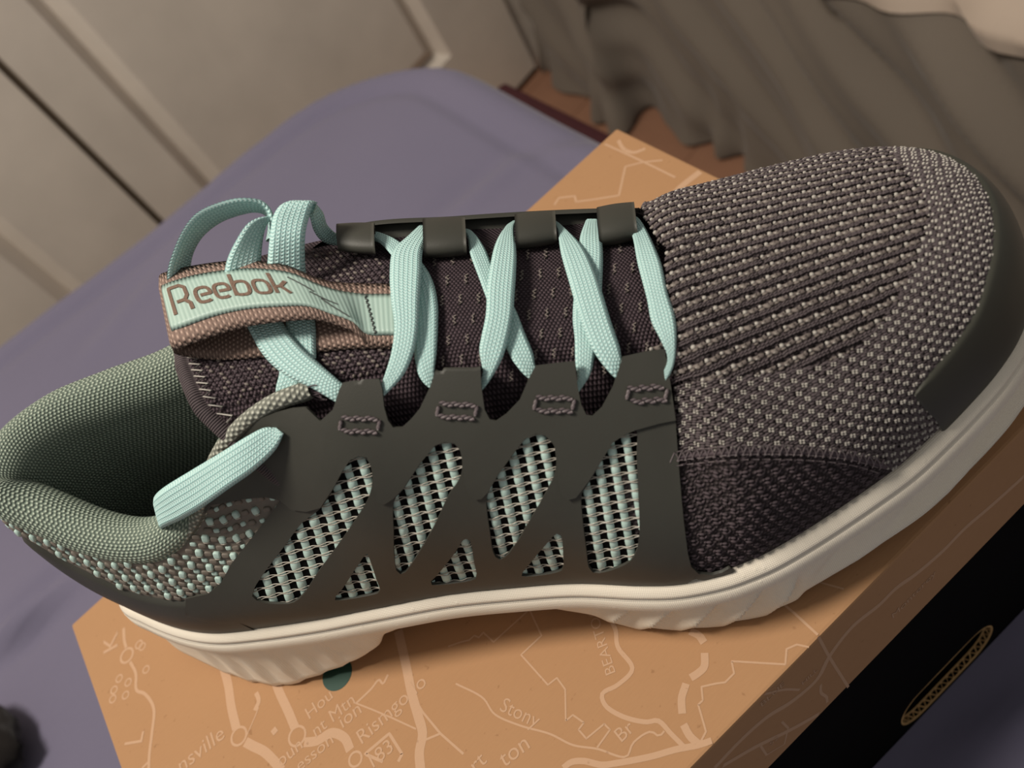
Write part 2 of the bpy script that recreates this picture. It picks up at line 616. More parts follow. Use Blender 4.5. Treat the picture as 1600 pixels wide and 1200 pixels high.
# interpolate all columns with the same centripetal parameter (16 steps per span), then even spacing along p
def _interp_all(R):
    n = len(R)
    out = []
    for i in range(n):
        r0, r1, r2, r3 = R[i - 1], R[i], R[(i + 1) % n], R[(i + 2) % n]
        d = [max(1e-3, np.linalg.norm(b[:3] - a[:3])) ** 0.5 for a, b in ((r0, r1), (r1, r2), (r2, r3))]
        t0, t1, t2, t3 = 0, d[0], d[0] + d[1], d[0] + d[1] + d[2]
        t = np.linspace(t1, t2, 17)[:-1, None]
        A1 = (t1 - t) / (t1 - t0) * r0 + (t - t0) / (t1 - t0) * r1
        A2 = (t2 - t) / (t2 - t1) * r1 + (t - t1) / (t2 - t1) * r2
        A3 = (t3 - t) / (t3 - t2) * r2 + (t - t2) / (t3 - t2) * r3
        B1 = (t2 - t) / (t2 - t0) * A1 + (t - t0) / (t2 - t0) * A2
        B2 = (t3 - t) / (t3 - t1) * A2 + (t - t1) / (t3 - t1) * A3
        out.append((t2 - t) / (t2 - t1) * B1 + (t - t1) / (t2 - t1) * B2)
    out = np.vstack(out + [R[:1]])
    L = np.concatenate([[0], np.cumsum(np.linalg.norm(np.diff(out[:, :3], axis=0), axis=1))])
    x = np.linspace(0, L[-1], NU + 1)[:-1]
    ci = np.interp(np.arange(len(R)) * 16, np.arange(len(L)), L)
    return np.stack([np.interp(x, L, out[:, k]) for k in range(out.shape[1])], 1), L[-1], ci
ROW, PERIM, CTRL_L = _interp_all(_rows)
UU = np.arange(NU) * PERIM / NU                      # arc length along the bite line
P0 = ROW[:, 0:3]
Q0 = ROW[:, 3:6]
TQ = ROW[:, 6:9]
UPV = ROW[:, 9:12]
# outward horizontal normal of the bite line (outline runs clockwise or not: fix by centroid)
_tan = np.roll(P0, -1, 0) - np.roll(P0, 1, 0)
OUT = np.stack([_tan[:, 1], -_tan[:, 0], np.zeros(NU)], 1)
OUT /= np.linalg.norm(OUT, axis=1)[:, None]
if np.mean(np.sum(OUT * (P0 - P0.mean(0)), 1)) < 0:
    OUT = -OUT
def idx_ctrl(k):
    return int(round(CTRL_L[k] / PERIM * NU)) % NU

def shell_points(vs):
    """vs: (NU, nv) profile parameter; -> (NU, nv, 3) in shoe coordinates"""
    b0 = P0 - np.array([0, 0, 1.0]) * 0
    b1 = P0 + UPV + OUT * 1.5
    b2 = Q0 - TQ
    b3 = Q0
    v = vs[:, :, None]
    X = (1 - v) ** 3 * b0[:, None] + 3 * (1 - v) ** 2 * v * b1[:, None] + 3 * (1 - v) * v ** 2 * b2[:, None] + v ** 3 * b3[:, None]
    return X

NV = 44
_v = np.linspace(0, 1, NV)
_vs = np.broadcast_to(_v, (NU, NV))
_G = shell_points(_vs)
# sink the lower border a little below the bite line, into the midsole
_low = (P0 - OUT * 0.6 + np.array([0, 0, -5.0]))[:, None, :]
GUIDE = np.concatenate([_low, _G], 1)
_gv = S2W(GUIDE.reshape(-1, 3))
_gf = grid_faces(NU, NV + 1, closed_u=True)
BVH_SHELL = BVHTree.FromPolygons([tuple(x) for x in _gv], _gf.tolist())

def cast(px, bvh, off=0.0):
    """pixels -> points on a guide surface (work coords) lifted by off along the line of sight, and normals"""
    d = rays(px)
    P = np.zeros_like(d)
    N = np.zeros_like(d)
    ok = np.zeros(len(d), bool)
    o = Vector(CAM)
    for i in range(len(d)):
        h = bvh.ray_cast(o, Vector(d[i]))
        if h[0] is None:
            # just past the silhouette: nearest surface point to the line of sight
            q = CAM + d[i] * 280.0
            for _ in range(3):
                nb = bvh.find_nearest(Vector(q))
                k = (np.array(nb[0]) - CAM) @ d[i]
                q = CAM + d[i] * k
            P[i] = nb[0]
            n = np.array(nb[1])
        else:
            P[i] = h[0]
            n = np.array(h[1])
            ok[i] = True
        if n @ d[i] > 0:
            n = -n
        N[i] = n
    if off:
        c = np.clip(-np.sum(N * d, 1), 0.35, 1)
        P = np.where(ok[:, None], P - d * (off / c)[:, None], P + N * off)
    return P, N, ok

# instep height field (tongue, laces)
def f_instep(s, t):
    zl = smooth_lin(s, [60, 80, 100, 120, 141, 165, 185, 206, 225], [112, 110, 107, 103.5, 98.5, 92.5, 84.5, 79, 76], 5)
    zm = smooth_lin(s, [60, 80, 100, 120, 130, 160, 185, 206, 225], [115, 113, 110, 107, 104, 94, 83, 76, 73], 5)
    k = (np.asarray(t) + 64.0) / 51.0
    e = zm + (zl - zm) * k
    crown = 5.5
    return e + crown * (1 - ((np.asarray(t) + 38.5) / 25.5) ** 2) - 3.0

def on_instep(px, off):
    """rays cut with the instep surface raised by off (per pixel), work coords"""
    d = rays(px)
    off = np.broadcast_to(np.asarray(off, float), (len(d),))
    lo = np.full(len(d), 100.0)
    hi = np.full(len(d), 420.0)
    # march from the camera to the first sign change
    K = np.linspace(120, 420, 301)
    P = CAM + d[:, None, :] * K[None, :, None]
    Q = W2S(P)
    g = Q[..., 2] - f_instep(Q[..., 0], Q[..., 1]) - off[:, None]
    idx = np.argmax(g < 0, axis=1)
    none = ~(g < 0).any(1)
    # a line of sight that passes above the hump takes its closest approach
    idx = np.where(none, np.argmin(g, axis=1), idx)
    idx = np.clip(idx, 1, len(K) - 1)
    r = np.arange(len(d))
    g0, g1 = g[r, idx - 1], g[r, idx]
    w = np.where(none, 1.0, g0 / (g0 - g1 + 1e-9))
    k = K[idx - 1] + w * (K[idx] - K[idx - 1])
    return CAM + d * k[:, None]

def patch(name, poly, holes, bvh, off, th, mat, parent, step=7.0, lab=None, surf=None):
    """a sheet of real thickness lying on a guide surface, outline (and holes) given as pixels"""
    def dens(p):
        p = np.asarray(p, float)
        out = []
        for a, b in zip(p, np.roll(p, -1, 0)):
            n = max(1, int(np.ceil(np.linalg.norm(b - a) / step)))
            out.append(a + (b - a) * np.arange(n)[:, None] / n)
        return np.vstack(out)
    loops = [dens(poly)] + [dens(h) for h in holes]
    pts = np.vstack(loops)
    edges, o = [], 0
    for L in loops:
        edges += [(o + i, o + (i + 1) % len(L)) for i in range(len(L))]
        o += len(L)
    lo, hi = loops[0].min(0), loops[0].max(0)
    gx, gy = np.meshgrid(np.arange(lo[0] + step / 2, hi[0], step), np.arange(lo[1] + step / 2, hi[1], step * 0.9))
    gx[::2] += step / 2
    gp = np.stack([gx.ravel(), gy.ravel()], 1)
    keep = in_poly(gp, loops[0])
    for L in loops[1:]:
        keep &= ~in_poly(gp, L)
    gp = gp[keep]
    if len(gp):
        dmin = np.min(np.linalg.norm(gp[:, None] - pts[None], axis=2), 1)
        gp = gp[dmin > step * 0.5]
    allp = np.vstack([pts, gp])
    v2, e2, f2 = delaunay_2d_cdt([Vector(q) for q in allp], edges, [], 0, 1e-3)[:3]
    v2 = np.array([tuple(v) for v in v2])
    tri = np.array([list(f) for f in f2 if len(f) == 3])
    cen = v2[tri].mean(1)
    ok = in_poly(cen, loops[0])
    for L in loops[1:]:
        ok &= ~in_poly(cen, L)
    tri = tri[ok]
    used = np.unique(tri)
    mp = -np.ones(len(v2), int)
    mp[used] = np.arange(len(used))
    v2 = v2[used]
    tri = mp[tri]
    if surf is not None:
        T = surf(v2, off + th)
        Bm = surf(v2, off)
    else:
        P, N, okk = cast(v2, bvh, 0.0)
        T = cast(v2, bvh, off + th)[0]
        Bm = T - N * th
    # orient triangles towards the camera
    a, b, c = T[tri[:, 0]], T[tri[:, 1]], T[tri[:, 2]]
    nn = np.cross(b - a, c - a)
    flip = np.sum(nn * (CAM - a), 1) < 0
    tri[flip] = tri[flip][:, ::-1]
    n = len(v2)
    cnt = {}
    for t_ in tri:
        for i in range(3):
            e = (t_[i], t_[(i + 1) % 3])
            cnt[e] = cnt.get(e, 0) + 1
    bord = [e for e in cnt if (e[1], e[0]) not in cnt]
    # rounded rim: a slightly inset, lowered ring comes from separate rim vertices
    V = [T, Bm]
    F = tri.tolist() + [[x + n for x in t_[::-1]] for t_ in tri.tolist()]
    bi = sorted(set([e[0] for e in bord] + [e[1] for e in bord]))
    rim = {k: 2 * n + j for j, k in enumerate(bi)}
    rim2 = {k: 2 * n + len(bi) + j for j, k in enumerate(bi)}
    V.append(T[bi])
    V.append(Bm[bi])
    for e0, e1 in bord:
        F.append([rim[e1], rim[e0], rim2[e0], rim2[e1]])
    uv = np.vstack([v2 * 0.18, v2 * 0.18, v2[bi] * 0.18, v2[bi] * 0.18])
    ob = new_obj(name, np.vstack(V), F, mat, parent, uv=uv)
    return ob

def ribbon(name, L, R, mat, parent, th=1.3, n=None, closed=False, uvw=None, mb=None):
    """flat band: left and right edge curves in work coords; rounded edges and thickness"""
    L = np.asarray(L, float)
    R = np.asarray(R, float)
    if n is None:
        n = max(12, int(np.linalg.norm(np.diff((L + R) / 2, axis=0), axis=1).sum() / 0.9))
    LR = catmull(np.hstack([L, R]), n)
    L, R = LR[:, :3], LR[:, 3:]
    Cn = (L + R) / 2
    X = R - L
    w = np.linalg.norm(X, axis=1)[:, None]
    X = X / (w + 1e-9)
    T = np.gradient(Cn, axis=0)
    T /= np.linalg.norm(T, axis=1)[:, None] + 1e-9
    N = np.cross(X, T)
    N /= np.linalg.norm(N, axis=1)[:, None] + 1e-9
    # section: rounded slab
    k = 8
    a = np.linspace(-1, 1, k)
    top = np.stack([a, 0.5 * np.sqrt(np.clip(1 - np.abs(a) ** 8, 0, 1)) + 0.12 * (1 - a ** 2)], 1)
    bot = np.stack([a[::-1][1:-1], -0.5 * np.sqrt(np.clip(1 - np.abs(a[::-1][1:-1]) ** 8, 0, 1))], 1)
    sec = np.vstack([top, bot])
    m = len(sec)
    V = Cn[:, None] + X[:, None] * (sec[None, :, 0:1] * w[:, None] / 2) + N[:, None] * (sec[None, :, 1:2] * th)
    F = grid_faces(n, m, closed_v=True).tolist()
    F += [list(range(m))[::-1], [(n - 1) * m + i for i in range(m)]]
    D = np.concatenate([[0], np.cumsum(np.linalg.norm(np.diff(Cn, axis=0), axis=1))])
    uu = (sec[:, 0] + 1) / 2
    uv = np.stack([np.broadcast_to(uu, (n, m)), np.broadcast_to(D[:, None], (n, m))], -1)
    if uvw:
        uv = uv * np.array([uvw, 1.0])
    if mb is not None:
        mb.add(V.reshape(-1, 3), F, uv.reshape(-1, 2))
        return None
    return new_obj(name, V.reshape(-1, 3), F, mat, parent, uv=uv.reshape(-1, 2))

# ------------------------------------------------------------------ the shoe
shoe = empty('running_shoe', S2W(np.array([140.0, -30, 0])),
             'charcoal knit running shoe with mint laces and white sole standing on the cardboard box', 'shoe')

# --- midsole -------------------------------------------------------
def build_midsole():
    n2 = NU * 3
    x = np.linspace(0, NU, n2 + 1)[:-1]
    ext = lambda A: np.vstack([A, A[:1]])
    itp = lambda A: np.stack([np.interp(x, np.arange(NU + 1), ext(A)[:, k]) for k in range(A.shape[1])], 1)
    p, o = itp(P0), itp(OUT)
    o /= np.linalg.norm(o, axis=1)[:, None]
    uu = np.arange(n2) * PERIM / n2
    s = p[:, 0]
    zb = p[:, 2]
    zbot = smooth_lin(s, [-8, 5, 20, 35, 50, 62, 78, 88, 90, 111, 137, 149, 158, 163, 170, 206, 213, 214, 216, 235, 260, 280, 300],
                      [13, 7, 2, 0, 0, 2.5, 6, 8, 10.5, 8.5, 8.5, 8, 6, 2, 0, 0, 1.2, 1.5, 4, 6, 10, 14, 17], 1.0)
    dB = smooth_lin(s, [0, 20, 50, 64, 78, 87, 90, 97, 111, 125, 137, 149, 159, 164, 170, 200, 225, 250, 270, 295], [6, 6, 6.5, 5.2, 3.8, 1.5, -0.8, -2.3, -4.2, -5, -3.4, 0, 1.6, 2.8, 3, 3, 3.5, 4.5, 5, 5], 1.5)
    dW = smooth_lin(s, [0, 50, 90, 115, 140, 160, 210, 222, 240, 295], [2.6, 2.4, 1.5, 0.5, 0.5, 2.2, 2.6, 1.2, 0.6, 0.6], 3)
    prof = [(-5 + 0 * s, zb + 0.2), (0.3 + 0 * s, zb + 1.7), (1.8 + 0 * s, zb + 1.4), (3.2 + 0 * s, zb - 0.3), (3.7 + 0 * s, zb - 1.1),
            (3.2 + 0 * s, zb - 1.8), (4.1 + 0 * s, zb - 2.3), (4.6 + 0 * s, zb - 4.4), (4.9 + 0 * s, zb - 6.4), (4.7 + 0 * s, zb - 6.9), (4.2 + 0 * s, zb - 7.1)]
    z0 = zb - 7.4
    K = 14
    saw = lambda ph: np.where((ph % 1) < 0.72, (ph % 1) / 0.72, (1 - ph % 1) / 0.28)
    for k in range(K):
        w = k / (K - 1)
        z = z0 + (zbot + 1.4 - z0) * w
        d = dW + (dB - dW) * w ** (1.15 + 3.0 * smooth_lin(s, [217, 228, 300], [0, 1, 1], 2))
        fade = min(1, w / 0.18) * 1.0
        heel = smooth_lin(s, [18, 30, 78, 86], [0, 1, 1, 0], 3)
        fore = smooth_lin(s, [158, 167, 214, 217], [0, 1, 1, 0], 1.5)
        toe = smooth_lin(s, [217, 224, 300], [0, 1, 1], 2)
        d = d + fade * (1 - 0.85 * max(0, w - 0.62) / 0.38) * (3.4 * heel * w * (saw((s + 0.06 * z) / 9.5) - 0.5)
                        + 5.2 * fore * min(1, 0.35 + w) * (saw((s - 0.85 * z) / 11.5) - 0.5)
                        + 2.4 * toe * w * (saw((uu * 0.75 - 1.5 * z) / 15.0) - 0.3))
        prof.append((d, z))
    prof += [(dB - 0.9, zbot + 0.3), (dB - 2.6, zbot), (dB - 12, zbot + 0.2)]
    V = np.stack([p * np.array([1, 1, 0]) + o * d[:, None] + np.stack([0 * z, 0 * z, z], 1) for d, z in prof], 1)
    m = len(prof)
    arc = np.concatenate([np.zeros((n2, 1)), np.cumsum(np.linalg.norm(np.diff(V, axis=1), axis=2), 1)], 1)
    uv = np.stack([np.broadcast_to(uu[:, None], (n2, m)), arc], -1).reshape(-1, 2)
    F = grid_faces(n2, m, closed_u=True).tolist()
    W = S2W(V.reshape(-1, 3))
    # close top and bottom between the two long sides
    return W, F, uv, V
W, F, uv, MIDV = build_midsole()
n2, m = MIDV.shape[:2]
half = None
h0 = 0
ht = n2 * idx_ctrl(26) // NU
for j in (0, m - 1):
    a = [(h0 + i) for i in range(ht + 1)]
    b = [(h0 - i) % n2 for i in range(n2 - ht + 1)]
    L = min(len(a), len(b))
    for i in range(L - 1):
        ia, ib = a[i * (len(a) - 1) // (L - 1)], b[i * (len(b) - 1) // (L - 1)]
        ja, jb = a[(i + 1) * (len(a) - 1) // (L - 1)], b[(i + 1) * (len(b) - 1) // (L - 1)]
        q = [ia * m + j, ja * m + j, jb * m + j, ib * m + j]
        if len(set(q)) == 4:
            F.append(q if j else q[::-1])
midsole = new_obj('midsole', W, F, MT['foam_top'], shoe, uv=uv)
tag(midsole, 'off-white foam midsole with slanted flutes')

# --- upper shell (knit vamp and quarters) --------------------------
vt = np.ones(NU)
_ck = {8: 1.0, 9: .80, 10: .72, 11: .70, 12: .66, 13: .66, 14: .70, 15: .84, 16: 1.0}
ks = sorted(_ck)
vt = np.interp(np.arange(NU), [idx_ctrl(k) for k in ks], [_ck[k] for k in ks], left=1, right=1)
vs = np.linspace(0, 1, 36)[None, :] * vt[:, None]
X = np.concatenate([_low, shell_points(vs)], 1)
arc = np.concatenate([np.zeros((NU, 1)), np.cumsum(np.linalg.norm(np.diff(X, axis=1), axis=2), 1)], 1)
uvs = np.stack([np.broadcast_to(UU[:, None], arc.shape), arc], -1)
Fs = grid_faces(NU, 37, closed_u=True)
front = (((X[..., 0] > 199) | ((X[..., 0] > 183) & (X[..., 1] > 8))).reshape(-1))[Fs].all(1)
def sub_mesh(V, F, uv, sel):
    F = F[sel]
    used = np.unique(F)
    mp = np.zeros(len(V), int)
    mp[used] = np.arange(len(used))
    return V[used], mp[F], uv[used]
XW = S2W(X.reshape(-1, 3))
v_, f_, u_ = sub_mesh(XW, Fs, uvs.reshape(-1, 2), front)
vamp = new_obj('vamp', v_, f_, MT['knit'], shoe, uv=u_)
v_, f_, u_ = sub_mesh(XW, Fs, uvs.reshape(-1, 2), ~front)
quarter = new_obj('quarter_lining', v_, f_, MT['black'], shoe, uv=u_)

# --- insole --------------------------------------------------------
ring = P0 - OUT * 1.0
ring[:, 2] = P0[:, 2] + 8
mbx = MB()
nI = 9
IV = np.stack([ring + (np.array([0, -30.0, 0]) + ring * np.array([1, 0, 1]) - ring) * (k / (nI - 1)) for k in range(nI)], 1)
mbx.add(S2W(IV.reshape(-1, 3)), grid_faces(NU, nI, closed_u=True))
mbx.build('insole', MT['black'], shoe)

# --- padded collar lining ------------------------------------------
ia, ib = idx_ctrl(39), idx_ctrl(8)
ci = np.array([(ia + k) % NU for k in range((ib - ia) % NU + 1)])
q = Q0[ci]
inn = -OUT[ci].copy()
# smooth inward direction
for _ in range(6):
    inn[1:-1] = (inn[:-2] + inn[1:-1] * 2 + inn[2:]) / 4
inn /= np.linalg.norm(inn, axis=1)[:, None]
cl = np.concatenate([[0], np.cumsum(np.linalg.norm(np.diff(q, axis=0), axis=1))])
lat_k = np.array([((CTRL_L[k] / PERIM * NU) - ia) % NU for k in (5, 6, 7, 8)])
sc = np.interp(np.arange(len(ci)), [0, 12, lat_k[0], lat_k[0] + (lat_k[1] - lat_k[0]) * 0.6, lat_k[1], lat_k[2], lat_k[3]],
               [0.7, 0.9, 1.0, 0.82, 0.6, 0.36, 0.3])
PR = np.array([(-0.6, -1.0), (-0.9, 0.8), (-0.2, 3.2), (1.6, 5.4), (4.2, 6.8), (7.2, 7.0), (10.0, 5.8), (12.2, 3.4), (13.6, 0.2), (14.2, -4), (14.0, -9)])
PRs = catmull(PR, 26)
rows = [q + inn * (a * sc)[:, None] + np.stack([0 * sc, 0 * sc, b * sc], 1) for a, b in PRs]
for dn, dz in ((13.6, 0.35), (12.6, 0.7), (11.5, 1.0)):
    base = q + inn * (dn * np.clip(sc, .55, 1))[:, None]
    zt = rows[25][:, 2]
    base[:, 2] = zt + (44 - zt) * dz
    rows.append(base)
CV = np.stack(rows, 1)
arc = np.concatenate([np.zeros((len(ci), 1)), np.cumsum(np.linalg.norm(np.diff(CV, axis=1), axis=2), 1)], 1)
cuv = np.stack([np.broadcast_to(cl[:, None], arc.shape), arc], -1)
lin_o = new_obj('collar_lining', S2W(CV.reshape(-1, 3)), grid_faces(len(ci), CV.shape[1]), MT['lining'], shoe, uv=cuv.reshape(-1, 2))
tag(lin_o, 'padded pale green-grey mesh collar lining')

# knitted cord binding along the collar front on the camera side
cpx = [(285, 846), (312, 800), (326, 757), (337, 722), (356, 690), (384, 660), (415, 637), (446, 622), (474, 613), (487, 609)]
ct = [-4, -7.5, -9.5, -11, -12, -13, -14, -14.5, -15, -15]
cp = S2W(np.array([ont([a], b)[0] for a, b in zip(cpx, ct)]))
cp = catmull(cp, 90)
r = np.interp(np.linspace(0, 1, 90), [0, 0.15, 0.8, 0.97, 1.0], [1.8, 2.3, 2.2, 2.5, 2.0])
V_, F_, uv_ = tube(cp, r, 14)
new_obj('collar_cord', V_, F_, MT['cord'], shoe, uv=uv_)
# frayed dark end of the cord
mbx = MB()
e0 = cp[-1]
dirs = cp[-1] - cp[-4]
dirs /= np.linalg.norm(dirs)
for k in range(26):
    a = rng.normal(size=3) * 0.9
    b = e0 + a + dirs * rng.uniform(1.5, 4.5) + rng.normal(size=3) * 0.8 + np.array([0, 0, -rng.uniform(0, 2.5)])
    mbx.add(*tube(np.stack([e0 + a * 0.8 - dirs, (e0 + a * 1.3 + b) / 2, b]), 0.22, 5))
mbx.build('frayed_yarn', MT['yarn_side'], shoe, kind='stuff')

def f_tongue(s, t):
    return f_instep(s, t) - np.clip((np.asarray(t) + 22) / 10, 0, 3) ** 2 * 5.0
# --- tongue --------------------------------------------------------
nt_, ns_ = 46, 90
tt = np.linspace(-72, -4, nt_)
T0 = np.interp(tt, [-72, -60, -45, -30, -18, -10, -4], [86, 86, 86, 88, 92, 98, 104])
Sg = T0[:, None] + (213 - T0)[:, None] * np.linspace(0, 1, ns_)[None]
Tg = np.broadcast_to(tt[:, None], Sg.shape)
Zg = f_instep(Sg, Tg)
Zg = Zg - np.clip((Sg - 203) / 10, 0, 1) * 3 - np.clip((Tg + 22) / 10, 0, 3) ** 2 * 5.0
top = np.stack([Sg, Tg, Zg], -1)
bot = top + np.array([1.0, 0, -3.0])
TV = np.concatenate([top.reshape(-1, 3), bot.reshape(-1, 3)])
Ft = grid_faces(nt_, ns_)
nn = nt_ * ns_
Fall = Ft[:, ::-1].tolist() + (Ft + nn).tolist()
for i in range(nt_ - 1):
    Fall.append([i * ns_, (i + 1) * ns_, (i + 1) * ns_ + nn, i * ns_ + nn])
tuv = np.concatenate([np.stack([Sg, Tg], -1).reshape(-1, 2)] * 2)
tongue = new_obj('tongue', S2W(TV), Fall, MT['tongue'], shoe, uv=tuv)
tag(tongue, 'dark plum knit tongue')
# overlocked rear edge of the tongue
eg = np.stack([T0 + 0.3, tt, f_instep(T0, tt) - 1.3 - np.clip((tt + 22) / 10, 0, 3) ** 2 * 5.0], 1)
eg = catmull(S2W(eg), 140)
V_, F_, uv_ = tube(eg, 2.0, 12)
hem = new_obj('tongue_hem', V_, F_, MT['yarn_side'], shoe, uv=uv_)
mbz, mbt = MB(), MB()
T_, B_, N_ = frames_along(eg)
for k in range(2, 138):
    a = np.linspace(-0.3, 2.7, 8)
    Pp = eg[k] + 2.15 * (np.cos(a)[:, None] * B_[k] + np.sin(a)[:, None] * N_[k])
    mbt.add(*tube(Pp, 0.33, 5))
mbt.build('overlock_thread', MT['yarn_dark'], hem, kind='stuff')
zz = []
for k in range(60):
    tq_ = -70 + k * 56 / 59
    s_ = np.interp(tq_, tt, T0) + (2.8 if k % 2 else 5.6)
    zz.append((s_, tq_, float(f_tongue(s_, tq_)) + 0.8))
mbz.add(*tube(S2W(np.array(zz)), 0.30, 6))
mbz.build('zigzag_stitch', MT['yarn_light'], hem)

# ------------------------------------------------------------------ overlays on the camera side
W1 = [(560, 714), (572, 716), (580, 732), (581, 760), (572, 785), (550, 820), (522, 860), (495, 897), (477, 925), (460, 941), (435, 944), (405, 940), (394, 932), (397, 920), (415, 892), (447, 850), (472, 817), (500, 795), (520, 765), (535, 737), (547, 720)]
w1 = [(574, 865), (577, 872), (588, 905), (594, 925), (588, 928), (525, 938), (522, 936), (535, 920), (560, 882), (570, 868)]
W2 = [(695, 692), (710, 694), (719, 705), (722, 732), (717, 750), (702, 772), (682, 815), (660, 855), (637, 890), (630, 897), (621, 895), (616, 872), (615, 835), (616, 782), (630, 765), (655, 727), (680, 697)]
w2 = [(727, 841), (734, 845), (741, 880), (745, 902), (740, 906), (674, 914), (671, 912), (682, 900), (710, 865)]
W3 = [(837, 679), (852, 682), (865, 695), (869, 725), (865, 745), (850, 775), (830, 810), (805, 852), (790, 870), (780, 875), (772, 867), (765, 830), (760, 790), (761, 775), (777, 745), (802, 710), (820, 687)]
w3 = [(870, 834), (876, 836), (880, 867), (879, 890), (872, 894), (820, 901), (814, 899), (827, 882), (852, 852)]
W4 = [(994, 671), (995, 710), (997, 760), (999, 835), (995, 860), (985, 877), (967, 887), (945, 894), (927, 895), (920, 887), (916, 860), (910, 810), (909, 772), (920, 755), (940, 720), (957, 692), (977, 678)]
WIN = [W1, w1, W2, w2, W3, w3, W4]
def rnd(p, n=None):
    p = np.asarray(p, float)
    return catmull(p, n or len(p) * 3, closed=True)
BITE = [(1085, 904), (1060, 922), (1000, 925), (960, 921), (900, 919), (800, 928), (700, 941), (600, 959), (500, 977), (400, 992), (340, 996), (290, 989)]
HEEL_TOP = [(-40, 775), (0, 803), (50, 846), (100, 873), (150, 897), (200, 921), (250, 933), (290, 936), (325, 928), (345, 911), (362, 880), (400, 832), (437, 784)]
cage_poly = [(1055, 648), (1060, 720), (1065, 780), (1069, 820), (1075, 866), (1080, 886), (1092, 897), (1112, 899), (1128, 895), (1140, 888), (1148, 893), (1120, 912)] + BITE + HEEL_TOP[7:] + \
    [(452, 770), (470, 740), (500, 720), (540, 705), (600, 690), (700, 675), (800, 665), (900, 660), (990, 655)]
cage = patch('cage_overlay', cage_poly, [rnd(h) for h in WIN], BVH_SHELL, 0.5, 0.8, MT['tpu'], shoe, step=6.0)
tag(cage, 'dark olive-grey overlay cage with slanted windows')

eye_poly = [(500, 658), (520, 640), (529, 612), (535, 598), (560, 593), (592, 592), (597, 608), (600, 636), (606, 657), (614, 668), (628, 668), (642, 655), (656, 638), (672, 604), (682, 573), (715, 569), (750, 568),
            (752, 604), (757, 640), (765, 655), (775, 658), (791, 647), (812, 625), (826, 592), (837, 571), (868, 567), (898, 564), (902, 600), (908, 632), (916, 648), (926, 650), (941, 636), (958, 604), (968, 573), (973, 557),
            (1005, 550), (1038, 545), (1044, 576), (1050, 615), (1056, 657), (1030, 662), (994, 672), (977, 679), (957, 692), (940, 720), (920, 752), (908, 768), (900, 778), (886, 782), (876, 772), (872, 750), (870, 725), (866, 695),
            (852, 681), (837, 678), (820, 686), (802, 709), (777, 744), (762, 770), (752, 780), (740, 782), (731, 772), (725, 750), (723, 730), (720, 704), (710, 693), (695, 691), (680, 696), (655, 726), (630, 764), (614, 780), (600, 789),
            (588, 785), (582, 768), (582, 735), (573, 715), (560, 713), (547, 719), (535, 736), (520, 764), (500, 794), (478, 800), (455, 797), (437, 782), (415, 777), (380, 780), (345, 787), (325, 790), (328, 765), (333, 745), (348, 712), (372, 681), (400, 657), (430, 645), (455, 638), (477, 636)]
eyestay = patch('eyestay_overlay', eye_poly, [], BVH_SHELL, 1.2, 0.9, MT['tpu'], shoe, step=6.0)
tag(eyestay, 'dark olive-grey eyestay with four lace tabs')


def shell_eval(ui, v):
    """shell point at fractional station ui and profile v (arrays), shoe coords, with outward normal"""
    ui = np.asarray(ui, float) % NU
    v = np.asarray(v, float)
    def pt(ui, v):
        i0 = np.floor(ui).astype(int) % NU
        i1 = (i0 + 1) % NU
        w = (ui - np.floor(ui))[:, None]
        g = lambda A: A[i0] * (1 - w) + A[i1] * w
        p, q, tq, up, o = g(P0), g(Q0), g(TQ), g(UPV), g(OUT)
        b1, b2 = p + up + o * 1.5, q - tq
        vv = v[:, None]
        return (1 - vv) ** 3 * p + 3 * (1 - vv) ** 2 * vv * b1 + 3 * (1 - vv) * vv ** 2 * b2 + vv ** 3 * q
    X = pt(ui, v)
    du = pt((ui + 0.5) % NU, v) - pt((ui - 0.5) % NU, v)
    v2 = np.clip(v, 0.01, 0.97)
    sv = v
    v = v2 + 0.01
    A = pt(ui, v)
    v = v2 - 0.01
    dv = A - pt(ui, v)
    v = sv
    N = np.cross(du, dv)
    N /= np.linalg.norm(N, axis=1)[:, None] + 1e-9
    # make the normal point outwards
    c = np.stack([X[:, 0].clip(40, 250), np.full(len(X), -35.0), np.full(len(X), 45.0)], 1)
    N = np.where(np.sum(N * (X - c), 1)[:, None] < 0, -N, N)
    return X, N
_GS = GUIDE[:, 1:, :]
def px_to_uv(px):
    P, N, ok = cast(px, BVH_SHELL, 0.0)
    Q = W2S(P)
    out = []
    for q in Q:
        d = np.linalg.norm(_GS - q, axis=2)
        iu, iv = np.unravel_index(np.argmin(d), d.shape)
        # refine in a small window
        uu_ = np.repeat(np.linspace(iu - 1.2, iu + 1.2, 13), 13)
        vv_ = np.tile(np.clip(np.linspace(_v[iv] - 0.035, _v[iv] + 0.035, 13), 0, 1), 13)
        X_, _ = shell_eval(uu_, vv_)
        k = np.argmin(np.linalg.norm(X_ - q, axis=1))
        out.append((uu_[k], vv_[k]))
    return np.array(out)

